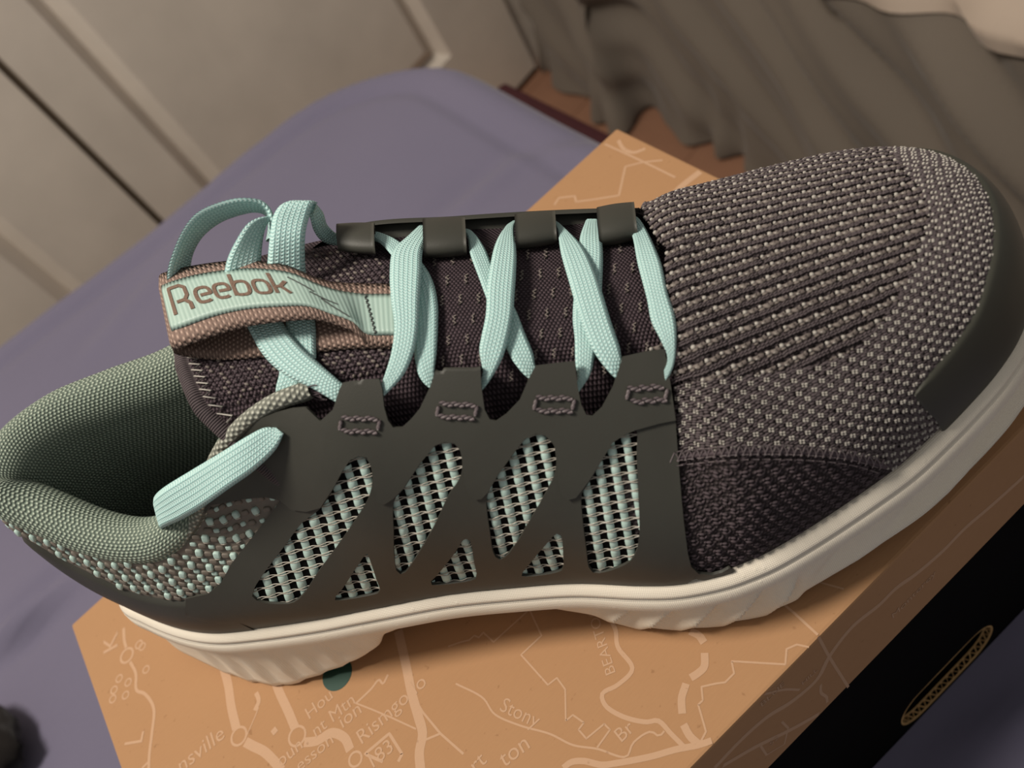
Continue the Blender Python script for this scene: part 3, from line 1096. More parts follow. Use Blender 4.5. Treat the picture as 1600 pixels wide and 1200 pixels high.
# --- toe cap: follows the shell from the bite line up to the traced edge, round to the far side
cap_tr = catmull([(1424, 614), (1450, 580), (1484, 539), (1517, 490), (1536, 437), (1546, 389), (1547, 350), (1540, 312), (1524, 283)], 26)
low_tr = catmull([(1424, 614), (1437, 629), (1458, 650), (1470, 671)], 8)
cu, lu = px_to_uv(cap_tr), px_to_uv(low_tr)
tip = (idx_ctrl(26) + idx_ctrl(27)) / 2
u0, u1 = cu[0, 0], 2 * tip - cu[0, 0]
us = np.linspace(u0, u1, 150)
o_ = np.argsort(cu[:, 0])
cuU, cuV = cu[o_, 0], cu[o_, 1]
near = np.interp(us, cuU, cuV)
mirr = np.interp(2 * tip - us, cuU, cuV)
w_ = np.clip((us - cuU[-1]) / 14.0, 0, 1)
vc = near * (1 - w_) + mirr * w_
for _ in range(4):
    vc[1:-1] = (vc[:-2] + 2 * vc[1:-1] + vc[2:]) / 4
vl = np.interp(us, lu[:, 0], lu[:, 1], right=0.0)
vl2 = np.interp(2 * tip - us, lu[:, 0], lu[:, 1], right=0.0)
vl = np.maximum(vl, np.where(us > tip, vl2, 0))
nk = 26
kk = np.linspace(0, 1, nk)
UUg = np.repeat(us, nk)
VVg = (vl[:, None] + (vc - vl)[:, None] * kk[None]).ravel()
Xc, Nc = shell_eval(UUg, VVg)
prof = np.tile(np.concatenate([[1.0], np.full(nk - 3, 1.35), [1.15, 0.15]]), len(us))
Xc = Xc + Nc * prof[:, None]
Xc[::nk, 2] -= 2.0
cap = new_obj('toe_cap', S2W(Xc), grid_faces(len(us), nk), MT['tpu_cap'], shoe, uv=np.stack([UUg, VVg * 60], 1))
tag(cap, 'smooth dark olive toe cap')

# --- far side eyestay: dark strip along the top edge and the rolled lace tabs
im0, im1 = idx_ctrl(34) + 2, idx_ctrl(38) + 6
us = np.linspace(im0, im1, 90)
kk = np.linspace(0.30, 0.95, 16)
UUg, VVg = np.repeat(us, 16), np.tile(kk, 90)
Xc, Nc = shell_eval(UUg, VVg)
Xc = Xc + Nc * 1.2
Xi = Xc.reshape(90, 16, 3)
rim = Xi[:, -1] + np.array([0, 1.8, -0.8])
Xi = np.concatenate([Xi[:, 1:], rim[:, None], rim[:, None] + np.array([0, 5.0, -4.5])], 1)
far_eye = new_obj('far_eyestay', S2W(Xi.reshape(-1, 3)), grid_faces(90, 17), MT['tpu'], shoe, uv=np.stack([np.repeat(us, 17), np.tile(np.arange(17), 90)], 1))
TABS = [((527, 352), (586, 354), (586, 392), (528, 389)), ((662, 351), (727, 352), (729, 388), (662, 394)), ((806, 346), (868, 340), (870, 371), (806, 379)), ((935, 338), (992, 330), (996, 362), (936, 373))]
for (a, b, c, d) in TABS:
    # top edge of the roll on the far shoulder, lower edge on the tongue side
    Pt = S2W(ont([a, b], [-66.5, -66.5]))
    Pb = on_instep([d, c], [4.2, 4.2])
    mid = (Pt + Pb) / 2
    chord = Pt - Pb
    rr = np.linalg.norm(chord, axis=1) / 2
    ns = 12
    sect = []
    for k in range(ns):
        w = k / (ns - 1)
        c0 = mid[0] * (1 - w) + mid[1] * w
        ch = (chord[0] * (1 - w) + chord[1] * w) / 2
        ax_ = (mid[1] - mid[0]) / np.linalg.norm(mid[1] - mid[0])
        up_ = np.cross(ax_, ch)
        up_ = up_ / np.linalg.norm(up_) * np.linalg.norm(ch)
        if up_ @ (CAM - c0) < 0:
            up_ = -up_
        ang = np.linspace(-2.3, 2.6, 22)
        puff = 1.0 + 0.05 * math.sin(w * math.pi)
        # angle 0 faces the camera; flattened roll
        out_ = c0 + (np.sin(ang)[:, None] * ch * 1.0 + np.cos(ang)[:, None] * up_ * 0.45) * puff
        in_ = c0 + (np.sin(ang[::-1])[:, None] * ch * 0.74 + np.cos(ang[::-1])[:, None] * up_ * 0.26) * puff
        sect.append(np.vstack([out_, in_]))
    sect = np.array(sect)
    mm = sect.shape[1]
    Ff = grid_faces(ns, mm, closed_v=True).tolist() + [list(range(mm))[::-1], [(ns - 1) * mm + i for i in range(mm)]]
    ob = new_obj('lace_tab', sect.reshape(-1, 3), Ff, MT['tpu'], far_eye, smooth=True, uv=np.zeros((ns * mm, 2)))

# --- bar-tack stitches on the eyestay
tpl = sphere_template(8, 5)
for (cx, cy, an) in ((562, 664, 0.02), (714, 642, 0.04), (866, 632, 0.0), (1011, 616, -0.08)):
    C_, A_, B_, N_ = [], [], [], []
    for row in (-1, 1):
        for k in range(3):
            C_.append((cx + (k - 1) * 18 * 1.0 - row * 3 * an * 10, cy + row * 10 + an * 18 * (k - 1)))
    for e in (-1, 1):
        C_.append((cx + e * 30, cy - 3 * e * 0))
    px = np.array(C_, float)
    P, N, _ = cast(px, BVH_SHELL, 2.35)
    P2 = cast(px + np.array([6.0, 1.5]), BVH_SHELL, 2.35)[0]
    ea = P2 - P
    ea /= np.linalg.norm(ea, axis=1)[:, None]
    eb = np.cross(N, ea)
    mbs = MB()
    sh = MB()
    for i in range(len(P)):
        la, lb = (1.55, 0.55) if i < 6 else (0.5, 1.2)
        for sg in (-1, 1):
            t_ = np.linspace(-1, 1, 9)[:, None]
            tw = 0.30 * np.sin(t_ * PI * 1.2 + (0 if sg > 0 else PI))
            if i < 6:
                pp = P[i] + ea[i] * t_ * la + eb[i] * tw + N[i] * (0.25 * np.cos(t_ * PI * 1.2 + (0 if sg > 0 else PI)) + 0.10 * (1 - t_ ** 2))
            else:
                pp = P[i] + eb[i] * t_ * lb + ea[i] * tw * 0.5 + N[i] * 0.1
            mbs.add(*tube(pp, 0.38, 7, up=N[i]))
    st = mbs.build('bar_tack_stitch', MT['thread'], eyestay)

# ------------------------------------------------------------------ woven mesh behind the cage windows
def grow(poly, g):
    p = np.asarray(poly, float)
    c = p.mean(0)
    d = p - c
    return c + d * (1 + g / (np.linalg.norm(d, axis=1)[:, None] + 1e-6))

def weave(poly, Dd, Ed, bs, ws, bw, parent, ph=(0, 0)):
    """bands along Dd, monofilament along Ed, spacing bs and ws (pixels of the photograph at this distance)"""
    poly = grow(rnd(poly), 7)
    c = poly.mean(0)
    Dd, Ed = np.array(Dd, float), np.array(Ed, float)
    Mx = np.stack([Ed, Dd], 1)
    ab = (poly - c) @ np.linalg.inv(Mx).T
    a0, a1 = ab[:, 0].min(), ab[:, 0].max()
    b0, b1 = ab[:, 1].min(), ab[:, 1].max()
    mB, mW = MB(), MB()
    for i in range(int(a0 // bs) - 1, int(a1 // bs) + 2):
        a = (i + ph[0]) * bs
        b = np.arange(b0, b1, 1.8)
        line = c + a * Ed + b[:, None] * Dd
        ins = in_poly(line, poly)
        runs = np.flatnonzero(np.diff(np.concatenate([[0], ins.astype(int), [0]])))
        for r0, r1 in zip(runs[::2], runs[1::2]):
            if r1 - r0 < 3:
                continue
            bb = b[r0:r1]
            cell = bb / ws + ph[1]
            fr = cell % 1.0
            par = (np.floor(cell).astype(int) + i) % 2
            bul = np.clip(np.sin(fr * PI), 0, 1) ** 0.28
            hgt = np.where(par == 0, 0.05 + 0.75 * bul, -0.15 + 0.50 * bul)
            wid = bw * np.where(par == 0, 0.86 + 0.20 * bul, 0.72 + 0.18 * bul)
            rows = []
            for k, hk in ((-1, -0.25), (-0.72, 0.8), (0, 1.0), (0.72, 0.8), (1, -0.25)):
                px = line[r0:r1] + (k * wid / 2)[:, None] * Ed
                P, N, _ = cast(px, BVH_SHELL, 0.15)
                rows.append(P + N * (hgt * hk)[:, None])
            V = np.stack(rows, 1)
            mB.add(V.reshape(-1, 3), grid_faces(len(bb), 5))
    for j in range(int(b0 // ws) - 1, int(b1 // ws) + 2):
        for tw in (-0.09, 0.09):
            b = (j - ph[1] + tw) * ws
            a = np.arange(a0, a1, 2.5)
            line = c + a[:, None] * Ed + b * Dd
            ins = in_poly(line, poly)
            runs = np.flatnonzero(np.diff(np.concatenate([[0], ins.astype(int), [0]])))
            for r0, r1 in zip(runs[::2], runs[1::2]):
                if r1 - r0 < 3:
                    continue
                ph_ = a[r0:r1] / bs - ph[0]
                h = 0.40 + 0.22 * np.cos(ph_ * 2 * PI)
                P, N, _ = cast(line[r0:r1] + (0.05 * ws * np.sin(ph_ * 2 * PI) * (1 if tw > 0 else -1))[:, None] * Dd, BVH_SHELL, 0.15)
                mW.add(*tube(P + N * h[:, None], 0.15, 5, up=N.mean(0)))
    if mB.n:
        ob = mB.build('woven_band', MT['strand_mint'], parent, kind='stuff')
    if mW.n:
        mW.build('woven_filament', MT['wire'], ob if mB.n else parent, kind='stuff')

for poly, sl, es, ph in ((W1, 0.34, -0.24, (0.1, 0.0)), (w1, 0.42, -0.12, (0.3, 0.2)), (W2, 0.27, -0.20, (0.4, 0.3)), (w2, 0.40, -0.14, (0.1, 0.5)),
                         (W3, 0.24, -0.20, (0.2, 0.1)), (w3, 0.38, -0.08, (0.3, 0.4)), (W4, 0.19, -0.14, (0.5, 0.2))):
    weave(poly, (sl, 1.0), (1.0, es), 24.5, 14.0 if poly[0][1] < 800 else 12.5, 13.8, quarter, ph)

# ------------------------------------------------------------------ heel: counter band and woven quarter, round the back of the shoe
ht_tr = catmull([(40, 838), (100, 873), (150, 897), (200, 921), (250, 933), (290, 936), (325, 929)], 24)
hu = px_to_uv(ht_tr)
hu[:, 0] = np.where(hu[:, 0] > NU / 2, hu[:, 0] - NU, hu[:, 0])
o_ = np.argsort(hu[:, 0])
hu = hu[o_]
u_hi = hu[-1, 0] + 0.5
u_lo = idx_ctrl(39) - NU
us = np.linspace(u_lo, u_hi, 170)
def vband(u):
    ub = hu[0, 0]
    near = np.interp(u, hu[:, 0], hu[:, 1])
    far = np.interp(u, [u_lo, idx_ctrl(42) - NU, idx_ctrl(44) - NU, ub], [0.30, 0.32, 0.55, hu[0, 1]])
    return np.where(u < ub, far, near)
vb_ = vband(us)
for _ in range(6):
    vb_[1:-1] = (vb_[:-2] + 2 * vb_[1:-1] + vb_[2:]) / 4
nk = 18
kk = np.linspace(0, 1, nk)
UUg = np.repeat(us, nk)
VVg = (vb_[:, None] * kk[None]).ravel()
Xc, Nc = shell_eval(UUg % NU, VVg)
prof = np.tile(np.concatenate([[0.9], np.full(nk - 3, 1.3), [1.2, 0.2]]), len(us))
Xc = Xc + Nc * prof[:, None]
Xc[::nk, 2] -= 3.0
heelb = new_obj('heel_counter', S2W(Xc), grid_faces(len(us), nk), MT['tpu'], shoe, uv=np.stack([UUg, VVg * 50], 1))

us2 = np.linspace(u_lo, idx_ctrl(8), 190)
vs2 = np.linspace(0.05, 1.0, 40)
UUg, VVg = np.repeat(us2, 40), np.tile(vs2, 190)
Xc, Nc = shell_eval(UUg % NU, VVg)
Xw = S2W(Xc + Nc * 0.3)
pxg = proj(Xw)
Fh = grid_faces(190, 40)
front_line = lambda p_: p_[:, 0] - np.interp(p_[:, 1], [760, 782, 895, 960], [468, 452, 374, 335])
okf = (front_line(pxg[Fh].mean(1)) < 0)
v_, f_, _ = sub_mesh(Xw, Fh, np.zeros((len(Xw), 2)), okf)
heelq = new_obj('heel_quarter', v_, f_, MT['strand_taupe'], shoe)
tag(heelq, 'woven taupe and pale mint heel quarter')
# lattice of woven strands laid out over the quarter
HS = 46.0
def hchart(px):
    q_ = px_to_uv(px)
    q_[:, 0] = np.where(q_[:, 0] > NU / 2, q_[:, 0] - NU, q_[:, 0])
    return q_ * np.array([PERIM / NU, HS])
ref = np.array([300.0, 880.0])
big = 5.0
cc = hchart([ref, ref + np.array([-13.6, 14.2]) * 1.5, ref + np.array([28.5, 3.6]) * 1.5, ref + np.array([12, 1.5]), ref + np.array([6, 12])])
E1, E2 = (cc[1] - cc[0]) / 1.5, (cc[2] - cc[0]) / 1.5
DV, DU = (cc[3] - cc[0]), (cc[4] - cc[0])
mM, mT, mS = MB(), MB(), MB()
def slab_template():
    c8 = np.array([(1, -.62), (1, .62), (.62, 1), (-.62, 1), (-1, .62), (-1, -.62), (-.62, -1), (.62, -1)], float)
    V, F = [], []
    for z, sc_ in ((-0.7, 1.0), (0.35, 1.0), (0.85, 0.86), (1.0, 0.6)):
        V += [(x * sc_, y * sc_, z) for x, y in c8]
    for r in range(3):
        for k_ in range(8):
            a, b = r * 8 + k_, r * 8 + (k_ + 1) % 8
            F.append([a, b, b + 8, a + 8])
    F.append(list(range(24, 32)))
    return np.array(V), F
tp2 = slab_template()
cand = []
for i in range(-70, 71):
    for j in range(-70, 71):
        for (da, db, kind) in ((0, 0, 0), (0.5, 0.0, 1), (0.0, 0.5, 1), (0.5, 0.5, 2)):
            q_ = cc[0] + (i + da) * E1 + (j + db) * E2
            u_, v_ = q_[0] * NU / PERIM, q_[1] / HS
            if u_lo < u_ < idx_ctrl(8) and 0.06 < v_ < 0.985 and v_ > float(vband(np.array([u_]))[0]) + 0.03:
                cand.append((u_, v_, kind))
cand = np.array(cand)
X0, N0 = shell_eval(cand[:, 0] % NU, cand[:, 1])
dA, dB = DV * np.array([NU / PERIM, 1 / HS]) * 0.15, DU * np.array([NU / PERIM, 1 / HS]) * 0.15
XA, _ = shell_eval((cand[:, 0] + dA[0]) % NU, np.clip(cand[:, 1] + dA[1], 0, 1))
XB, _ = shell_eval((cand[:, 0] + dB[0]) % NU, np.clip(cand[:, 1] + dB[1], 0, 1))
P_, PA_, PB_ = S2W(X0 + N0 * 0.4), S2W(XA + N0 * 0.4), S2W(XB + N0 * 0.4)
Nw = S2W(X0 + N0) - S2W(X0)
pxc = proj(P_)
keep = (front_line(pxc) < 0) & (X0[:, 2] > 36)
k = 0.18
for i in np.flatnonzero(keep):
    ea = PA_[i] - P_[i]
    eb = PB_[i] - P_[i]
    ea = ea / (np.linalg.norm(ea) + 1e-9)
    eb = eb - ea * (eb @ ea) * 0.6
    eb = eb / (np.linalg.norm(eb) + 1e-9)
    n_ = Nw[i]
    kd = int(cand[i, 2])
    if kd == 0:
        mM.add(*blobs((P_[i] + n_ * 0.25)[None], (ea * 5.6 * k)[None], (eb * 6.2 * k)[None], (n_ * 0.6)[None], tp2))
        L_ = [P_[i] + eb * 6.8 * k + ea * x * k + n_ * (0.68 - 0.014 * x * x) for x in (-5, -2.5, 0, 2.5, 5)]
        mS.add(*tube(np.array(L_), 0.18, 5, up=n_))
    elif kd == 1:
        mT.add(*blobs((P_[i] + n_ * 0.1)[None], (ea * 6.4 * k)[None], (eb * 4.2 * k)[None], (n_ * 0.42)[None], tp2))
    else:
        mM.add(*blobs((P_[i])[None], (ea * 4.8 * k)[None], (eb * 3.6 * k)[None], (n_ * 0.42)[None], tp2))
mT.build('taupe_strand', MT['strand_taupe'], heelq, kind='stuff')
mM.build('mint_strand', MT['strand_mint'], heelq, kind='stuff')
mS.build('silver_filament', MT['wire'], heelq, kind='stuff')

# ------------------------------------------------------------------ laces
laces = new_obj('shoelace', S2W(np.array([[140.0, -40, 90], [140.2, -40, 90], [140, -40.2, 90]])), [[0, 1, 2]], MT['lace'], shoe)

def strand(name, Lp, Rp, off, th=1.15, parent=laces):
    """lace run over the instep: edge pixels and height above the tongue per station"""
    Lp, Rp = np.asarray(Lp, float), np.asarray(Rp, float)
    off = np.broadcast_to(np.asarray(off, float), (len(Lp),))
    return ribbon(name, on_instep(Lp, off), on_instep(Rp, off), MT['lace'], parent, th)

lace_mb = MB()
def run(Lp, Rp, off, th=1.15):
    Lp, Rp = np.asarray(Lp, float), np.asarray(Rp, float)
    off = np.asarray(off, float)
    if off.ndim == 1:
        off = np.stack([off, off], 1)
    return ribbon('lace_run', on_instep(Lp, off[:, 0]), on_instep(Rp, off[:, 1]), MT['lace'], shoe, th)

bpy.data.objects.remove(laces)
# front row
run([(975, 352), (986, 364), (997, 415), (1011, 468), (1018, 503), (1032, 531), (1043, 562), (1030, 590)],
    [(985, 336), (999, 342), (1031, 405), (1043, 457), (1055, 496), (1057, 531), (1053, 570), (1040, 600)],
    [2.5, 3.4, 3.6, 3.8, 4.0, 4.4, 3.8, 1.5])
# second row, lower then upper strand
run([(915, 345), (906, 372), (905, 400), (897, 460), (895, 500), (898, 530), (899, 566), (902, 592), (895, 606)],
    [(935, 345), (940, 372), (942, 400), (941, 440), (938, 500), (931, 545), (928, 562), (922, 586), (905, 612)],
    [2.0, 2.8, 2.6, 2.0, 2.0, 2.2, 2.4, 1.8, 1.0])
run([(862, 350), (870, 358), (877, 398), (891, 447), (901, 482), (913, 517), (931, 555), (958, 588), (975, 600)],
    [(866, 344), (877, 352), (911, 386), (931, 426), (941, 457), (955, 503), (968, 541), (973, 562), (985, 570)],
    [2.5, 3.6, 4.2, 4.6, 4.8, 4.8, 4.6, 3.6, 1.2])
# third row
run([(718, 368), (728, 367), (735, 398), (749, 436), (765, 480), (780, 520), (793, 548), (805, 569), (824, 590), (845, 600)],
    [(722, 358), (736, 361), (757, 387), (771, 420), (790, 455), (806, 485), (820, 520), (833, 552), (837, 572), (850, 580)],
    [2.2, 3.0, 2.8, 2.2, 2.0, 2.0, 2.2, 2.5, 2.0, 0.8])
run([(800, 348), (787, 358), (773, 384), (766, 415), (761, 450), (759, 492), (752, 527), (749, 548), (754, 585), (745, 608)],
    [(812, 346), (804, 355), (807, 398), (806, 430), (804, 460), (801, 496), (794, 531), (784, 562), (763, 598), (748, 616)],
    [2.5, 3.8, 4.4, 4.7, 4.8, 4.8, 4.6, 4.2, 3.0, 0.8])
# fourth row
run([(576, 376), (588, 377), (606, 392), (630, 430), (640, 470), (645, 520), (648, 560), (656, 590), (672, 607), (690, 615)],
    [(578, 362), (592, 363), (622, 376), (655, 405), (675, 436), (684, 475), (684, 515), (682, 552), (680, 588), (695, 600)],
    [2.2, 3.0, 2.8, 2.4, 2.0, 2.0, 2.2, 2.5, 2.0, 0.6])
run([(655, 352), (640, 366), (614, 392), (609, 425), (611, 468), (616, 510), (612, 548), (603, 580), (594, 603), (585, 616)],
    [(672, 356), (668, 370), (660, 395), (659, 425), (656, 468), (653, 517), (646, 552), (630, 587), (603, 616), (590, 628)],
    [2.5, 4.0, 4.6, 4.8, 5.0, 5.0, 4.8, 4.4, 3.0, 1.0])
# rear crossing and the tail that goes down into the shoe
run([(372, 480), (389, 516), (413, 557), (445, 586), (490, 608), (522, 627), (545, 640)],
    [(430, 480), (447, 512), (470, 540), (494, 563), (520, 586), (538, 601), (560, 612)],
    [3.2, 3.4, 3.6, 3.8, 3.8, 3.2, 1.0])
run([(437, 560), (436, 585), (431, 606), (432, 626)], [(480, 580), (472, 597), (462, 612), (455, 632)], [2.0, 1.6, 0.4, -3.0])

# loops standing up behind the pull tab
def free(Lp, Rp, tl, tr, th=1.15):
    Lp, Rp = np.asarray(Lp, float), np.asarray(Rp, float)
    return ribbon('lace_run', S2W(ont(Lp, np.broadcast_to(np.asarray(tl, float), (len(Lp),)))), S2W(ont(Rp, np.broadcast_to(np.asarray(tr, float), (len(Rp),)))), MT['lace'], shoe, th)
free([(262, 470), (262, 422), (272, 389), (287, 357), (307, 333), (340, 317), (377, 309), (407, 313), (421, 326), (426, 345), (424, 372)],
     [(298, 470), (298, 418), (304, 392), (320, 367), (347, 347), (381, 335), (404, 332), (417, 337), (421, 346), (421, 360), (418, 378)],
     [-52, -54, -56, -58, -60, -61, -61, -61, -60, -58, -57], [-58, -60, -62, -64, -66, -67, -67, -67, -66, -64, -62])
free([(420, 338), (404, 340), (386, 350), (368, 377), (355, 405), (348, 440)], [(432, 342), (421, 346), (414, 360), (410, 382), (408, 408), (408, 440)],
     [-60, -58, -55, -52, -50, -48], [-60, -59, -57, -54, -51, -48])
free([(452, 316), (440, 319), (427, 337), (422, 367), (418, 407), (416, 440)], [(497, 317), (491, 317), (483, 340), (477, 367), (477, 415), (480, 440)],
     [-63, -62, -58, -53, -49, -47], [-63, -61.5, -58, -53, -49, -47])
free([(491, 315), (505, 332), (512, 352), (530, 367), (548, 368)], [(484, 336), (490, 360), (505, 378), (529, 384), (548, 382)],
     [-63.5, -64, -65, -65.5, -66], [-59, -60, -62, -63.5, -64])
run([(446, 480), (447, 510), (452, 560)], [(490, 480), (493, 510), (494, 560)], [2.0, 2.0, 2.0])

# the loose lace end hanging over the camera-side collar
def shell_free(Lp, Rp, dl, th=1.15):
    Lp, Rp = np.asarray(Lp, float), np.asarray(Rp, float)
    dl = np.asarray(dl, float)
    return ribbon('lace_end', S2W(ont(Lp, dl[:, 0])), S2W(ont(Rp, dl[:, 1])), MT['lace'], shoe, 0.75)
shell_free([(262, 800), (246, 786), (240, 778), (255, 762), (300, 734), (345, 707), (387, 681), (414, 668), (432, 668)],
           [(272, 840), (258, 832), (254, 826), (284, 812), (315, 794), (360, 762), (399, 734), (432, 701), (443, 678)],
           [(-22, -17), (-17, -10), (-11, -5), (-8.5, -2), (-8, -1), (-8, -1), (-8.5, -2.5), (-9.5, -5), (-9.5, -7)])

# ------------------------------------------------------------------ pull loop with the brand label
top_e = [(640, 446), (608, 443), (560, 442), (520, 440), (490, 432), (450, 415), (400, 407), (360, 407), (300, 415), (262, 424), (250, 429)]
bot_e = [(645, 545), (613, 543), (575, 541), (556, 520), (523, 507), (493, 500), (450, 502), (400, 508), (350, 520), (300, 537), (277, 545)]
ofs = [1.0, 1.2, 1.6, 4.2, 6.2, 8.4, 9.6, 10.0, 10.0, 9.6, 8.8]
back_t = [(250, 440), (262, 452), (300, 460), (360, 462), (420, 462), (480, 462), (540, 460), (600, 458)]
back_b = [(272, 552), (284, 556), (320, 561), (360, 562), (413, 558), (500, 550), (560, 545), (610, 545)]
bof = [5.6, 3.2, 1.7, 1.2, 1.0, 0.9, 0.9, 0.9]
Lw = np.vstack([on_instep(top_e, ofs), on_instep(back_t, bof)])
Rw_ = np.vstack([on_instep(bot_e, ofs), on_instep(back_b, bof)])
loop = ribbon('pull_loop', Lw, Rw_, MT['webbing'], shoe, 1.1, n=150, uvw=16.0)
tag(loop, 'taupe webbing pull loop with pale mint label')
LE, RE = on_instep(top_e, ofs), on_instep(bot_e, ofs)
fa = np.array([.17, .19, .20, .21, .20, .18, .17, .17, .17, .18, .18])[:, None]
fb = np.array([.84, .84, .84, .83, .83, .80, .80, .79, .79, .80, .80])[:, None]
_n = np.cross(RE - LE, np.gradient((LE + RE) / 2, axis=0))
_n /= np.linalg.norm(_n, axis=1)[:, None]
_n = np.where(np.sum(_n * (CAM - LE), 1)[:, None] < 0, -_n, _n)
LT_, LB_ = LE + (RE - LE) * fa + _n * 0.72, LE + (RE - LE) * fb + _n * 0.72
label = ribbon('label_band', LT_, LB_, MT['label'], loop, 0.35, n=120, uvw=12.0)
tag(label, 'pale mint satin label band')
# lettering: strokes in label space, x along 0..1 from the left end, y 0..1 from the lower edge
_lab = catmull(np.hstack([LT_, LB_])[::-1], 200)
_ll = np.concatenate([[0], np.cumsum(np.linalg.norm(np.diff((_lab[:, :3] + _lab[:, 3:]) / 2, axis=0), axis=1))])
def on_label(x, y, lift=0.42):
    """x in mm from the left end, y 0 (lower) .. 1 (upper)"""
    i = [np.interp(x, _ll, _lab[:, k]) for k in range(6)]
    T_ = np.stack(i[:3], -1)
    B_ = np.stack(i[3:], -1)
    e = 0.4
    j = [np.interp(np.asarray(x) + e, _ll, _lab[:, k]) for k in range(6)]
    X_ = (np.stack(j[:3], -1) + np.stack(j[3:], -1) - T_ - B_)
    Y_ = T_ - B_
    N_ = np.cross(X_, Y_)
    N_ /= np.linalg.norm(N_, axis=-1)[..., None]
    N_ = np.where(np.sum(N_ * (CAM - T_), -1)[..., None] < 0, -N_, N_)
    y = np.asarray(y)[..., None]
    return B_ + (T_ - B_) * y + N_ * lift, N_
def stroke(mb, pts, w, lift=0.36):
    """flat raised stroke; pts in label mm (x, y mm) ; w in mm"""
    p = np.asarray(pts, float)
    seg = []
    for a, b in zip(p[:-1], p[1:]):
        n = max(1, int(np.linalg.norm(b - a) / 0.35))
        seg.append(a + (b - a) * np.arange(n)[:, None] / n)
    p = np.vstack(seg + [p[-1:]])
    t = np.gradient(p, axis=0)
    t /= np.linalg.norm(t, axis=1)[:, None] + 1e-9
    nrm = np.stack([-t[:, 1], t[:, 0]], 1)
    H = LABH
    rows = []
    for k, lf in ((-1, lift - 0.2), (-1, lift), (1, lift), (1, lift - 0.2)):
        q = p + nrm * k * w / 2
        rows.append(on_label(q[:, 0], q[:, 1] / H, lf)[0])
    V = np.stack(rows, 1)
    F = grid_faces(len(p), 4).tolist() + [[0, 1, 2, 3], [(len(p) - 1) * 4 + i for i in (3, 2, 1, 0)]]
    mb.add(V.reshape(-1, 3), F)
LABH = float(np.linalg.norm(_lab[60, :3] - _lab[60, 3:]))
def arcp(cx, cy, rx, ry, a0, a1, n=12, sq=3.0):
    a = np.radians(np.linspace(a0, a1, n))
    c, s = np.cos(a), np.sin(a)
    return np.stack([cx + rx * np.sign(c) * np.abs(c) ** (2 / sq), cy + ry * np.sign(s) * np.abs(s) ** (2 / sq)], 1)
_LL = float(_ll[-1])
x0 = 2.8
hgt = LABH * 0.33            # x-height of the letters
yb = LABH * 0.33
adv = [0.0, 7.2, 12.7, 18.3, 24.0, 29.6]
wl = 4.2
sw = 1.1
letters = []
def R_(x):
    return [[(x, yb - 1.0), (x, yb + hgt * 1.55), (x + 3.8, yb + hgt * 1.55)], [(x + 3.6, yb + hgt * 1.55), (x + 4.9, yb + hgt * 1.35), (x + 4.9, yb + hgt * 0.8), (x + 3.9, yb + hgt * 0.55), (x + 1.5, yb + hgt * 0.55)], [(x + 3.7, yb + hgt * 0.55), (x + 5.0, yb + hgt * 0.25), (x + 5.0, yb - 1.0)]]
def e_(x):
    return [np.vstack([[(x + 1.2, yb + hgt * 0.5), (x + wl, yb + hgt * 0.5)], arcp(x + wl / 2, yb + hgt / 2, wl / 2, hgt / 2, 5, 310, 18)])]
def b_(x):
    return [[(x, yb), (x, yb + hgt * 1.6)], arcp(x + wl / 2, yb + hgt / 2, wl / 2, hgt / 2, 170, -170, 20)]
def o_(x):
    return [arcp(x + wl / 2, yb + hgt / 2, wl / 2, hgt / 2, 0, 360, 24)]
def k_(x):
    return [[(x, yb), (x, yb + hgt * 1.6)], [(x, yb + hgt * 0.5), (x + 1.7, yb + hgt * 0.55), (x + 3.7, yb + hgt)], [(x + 1.7, yb + hgt * 0.55), (x + 3.7, yb)]]
for ax_, fn in zip(adv, (R_, e_, e_, b_, o_, k_)):
    mbl = MB()
    for st_ in fn(x0 + ax_):
        stroke(mbl, st_, sw, 0.42)
    mbl.build('letter', MT['letter'], label, smooth=False)
# thin vector mark to the right of the word, and the stitched base line
def xm(px):
    return (px - 250.0) / (640.0 - 250.0) * _LL
def mark(mb, pts_, r):
    q_ = catmull(np.array([(xm(x), y) for x, y in pts_]), 14)
    mb.add(*tube(on_label(q_[:, 0], q_[:, 1], 0.30)[0], r, 6))
for pts_ in ([(463, .80), (478, .68), (496, .58)], [(488, .50), (508, .46), (528, .42)], [(504, .42), (520, .26), (538, .10)]):
    mbl = MB()
    mark(mbl, pts_, 0.17)
    mbl.build('vector_mark', MT['ink'], label)
for k in range(9):
    y0, y1 = 0.97 - k * 0.107, 0.97 - k * 0.107 - 0.085
    mbl = MB()
    q_ = np.array([(574 + 10 * (1 - y0), y0), (577 + 10 * (1 - (y0 + y1) / 2), (y0 + y1) / 2), (574 + 10 * (1 - y1), y1)])
    mark(mbl, q_.tolist(), 0.22)
    mbl.build('base_stitch', MT['ink'], label)

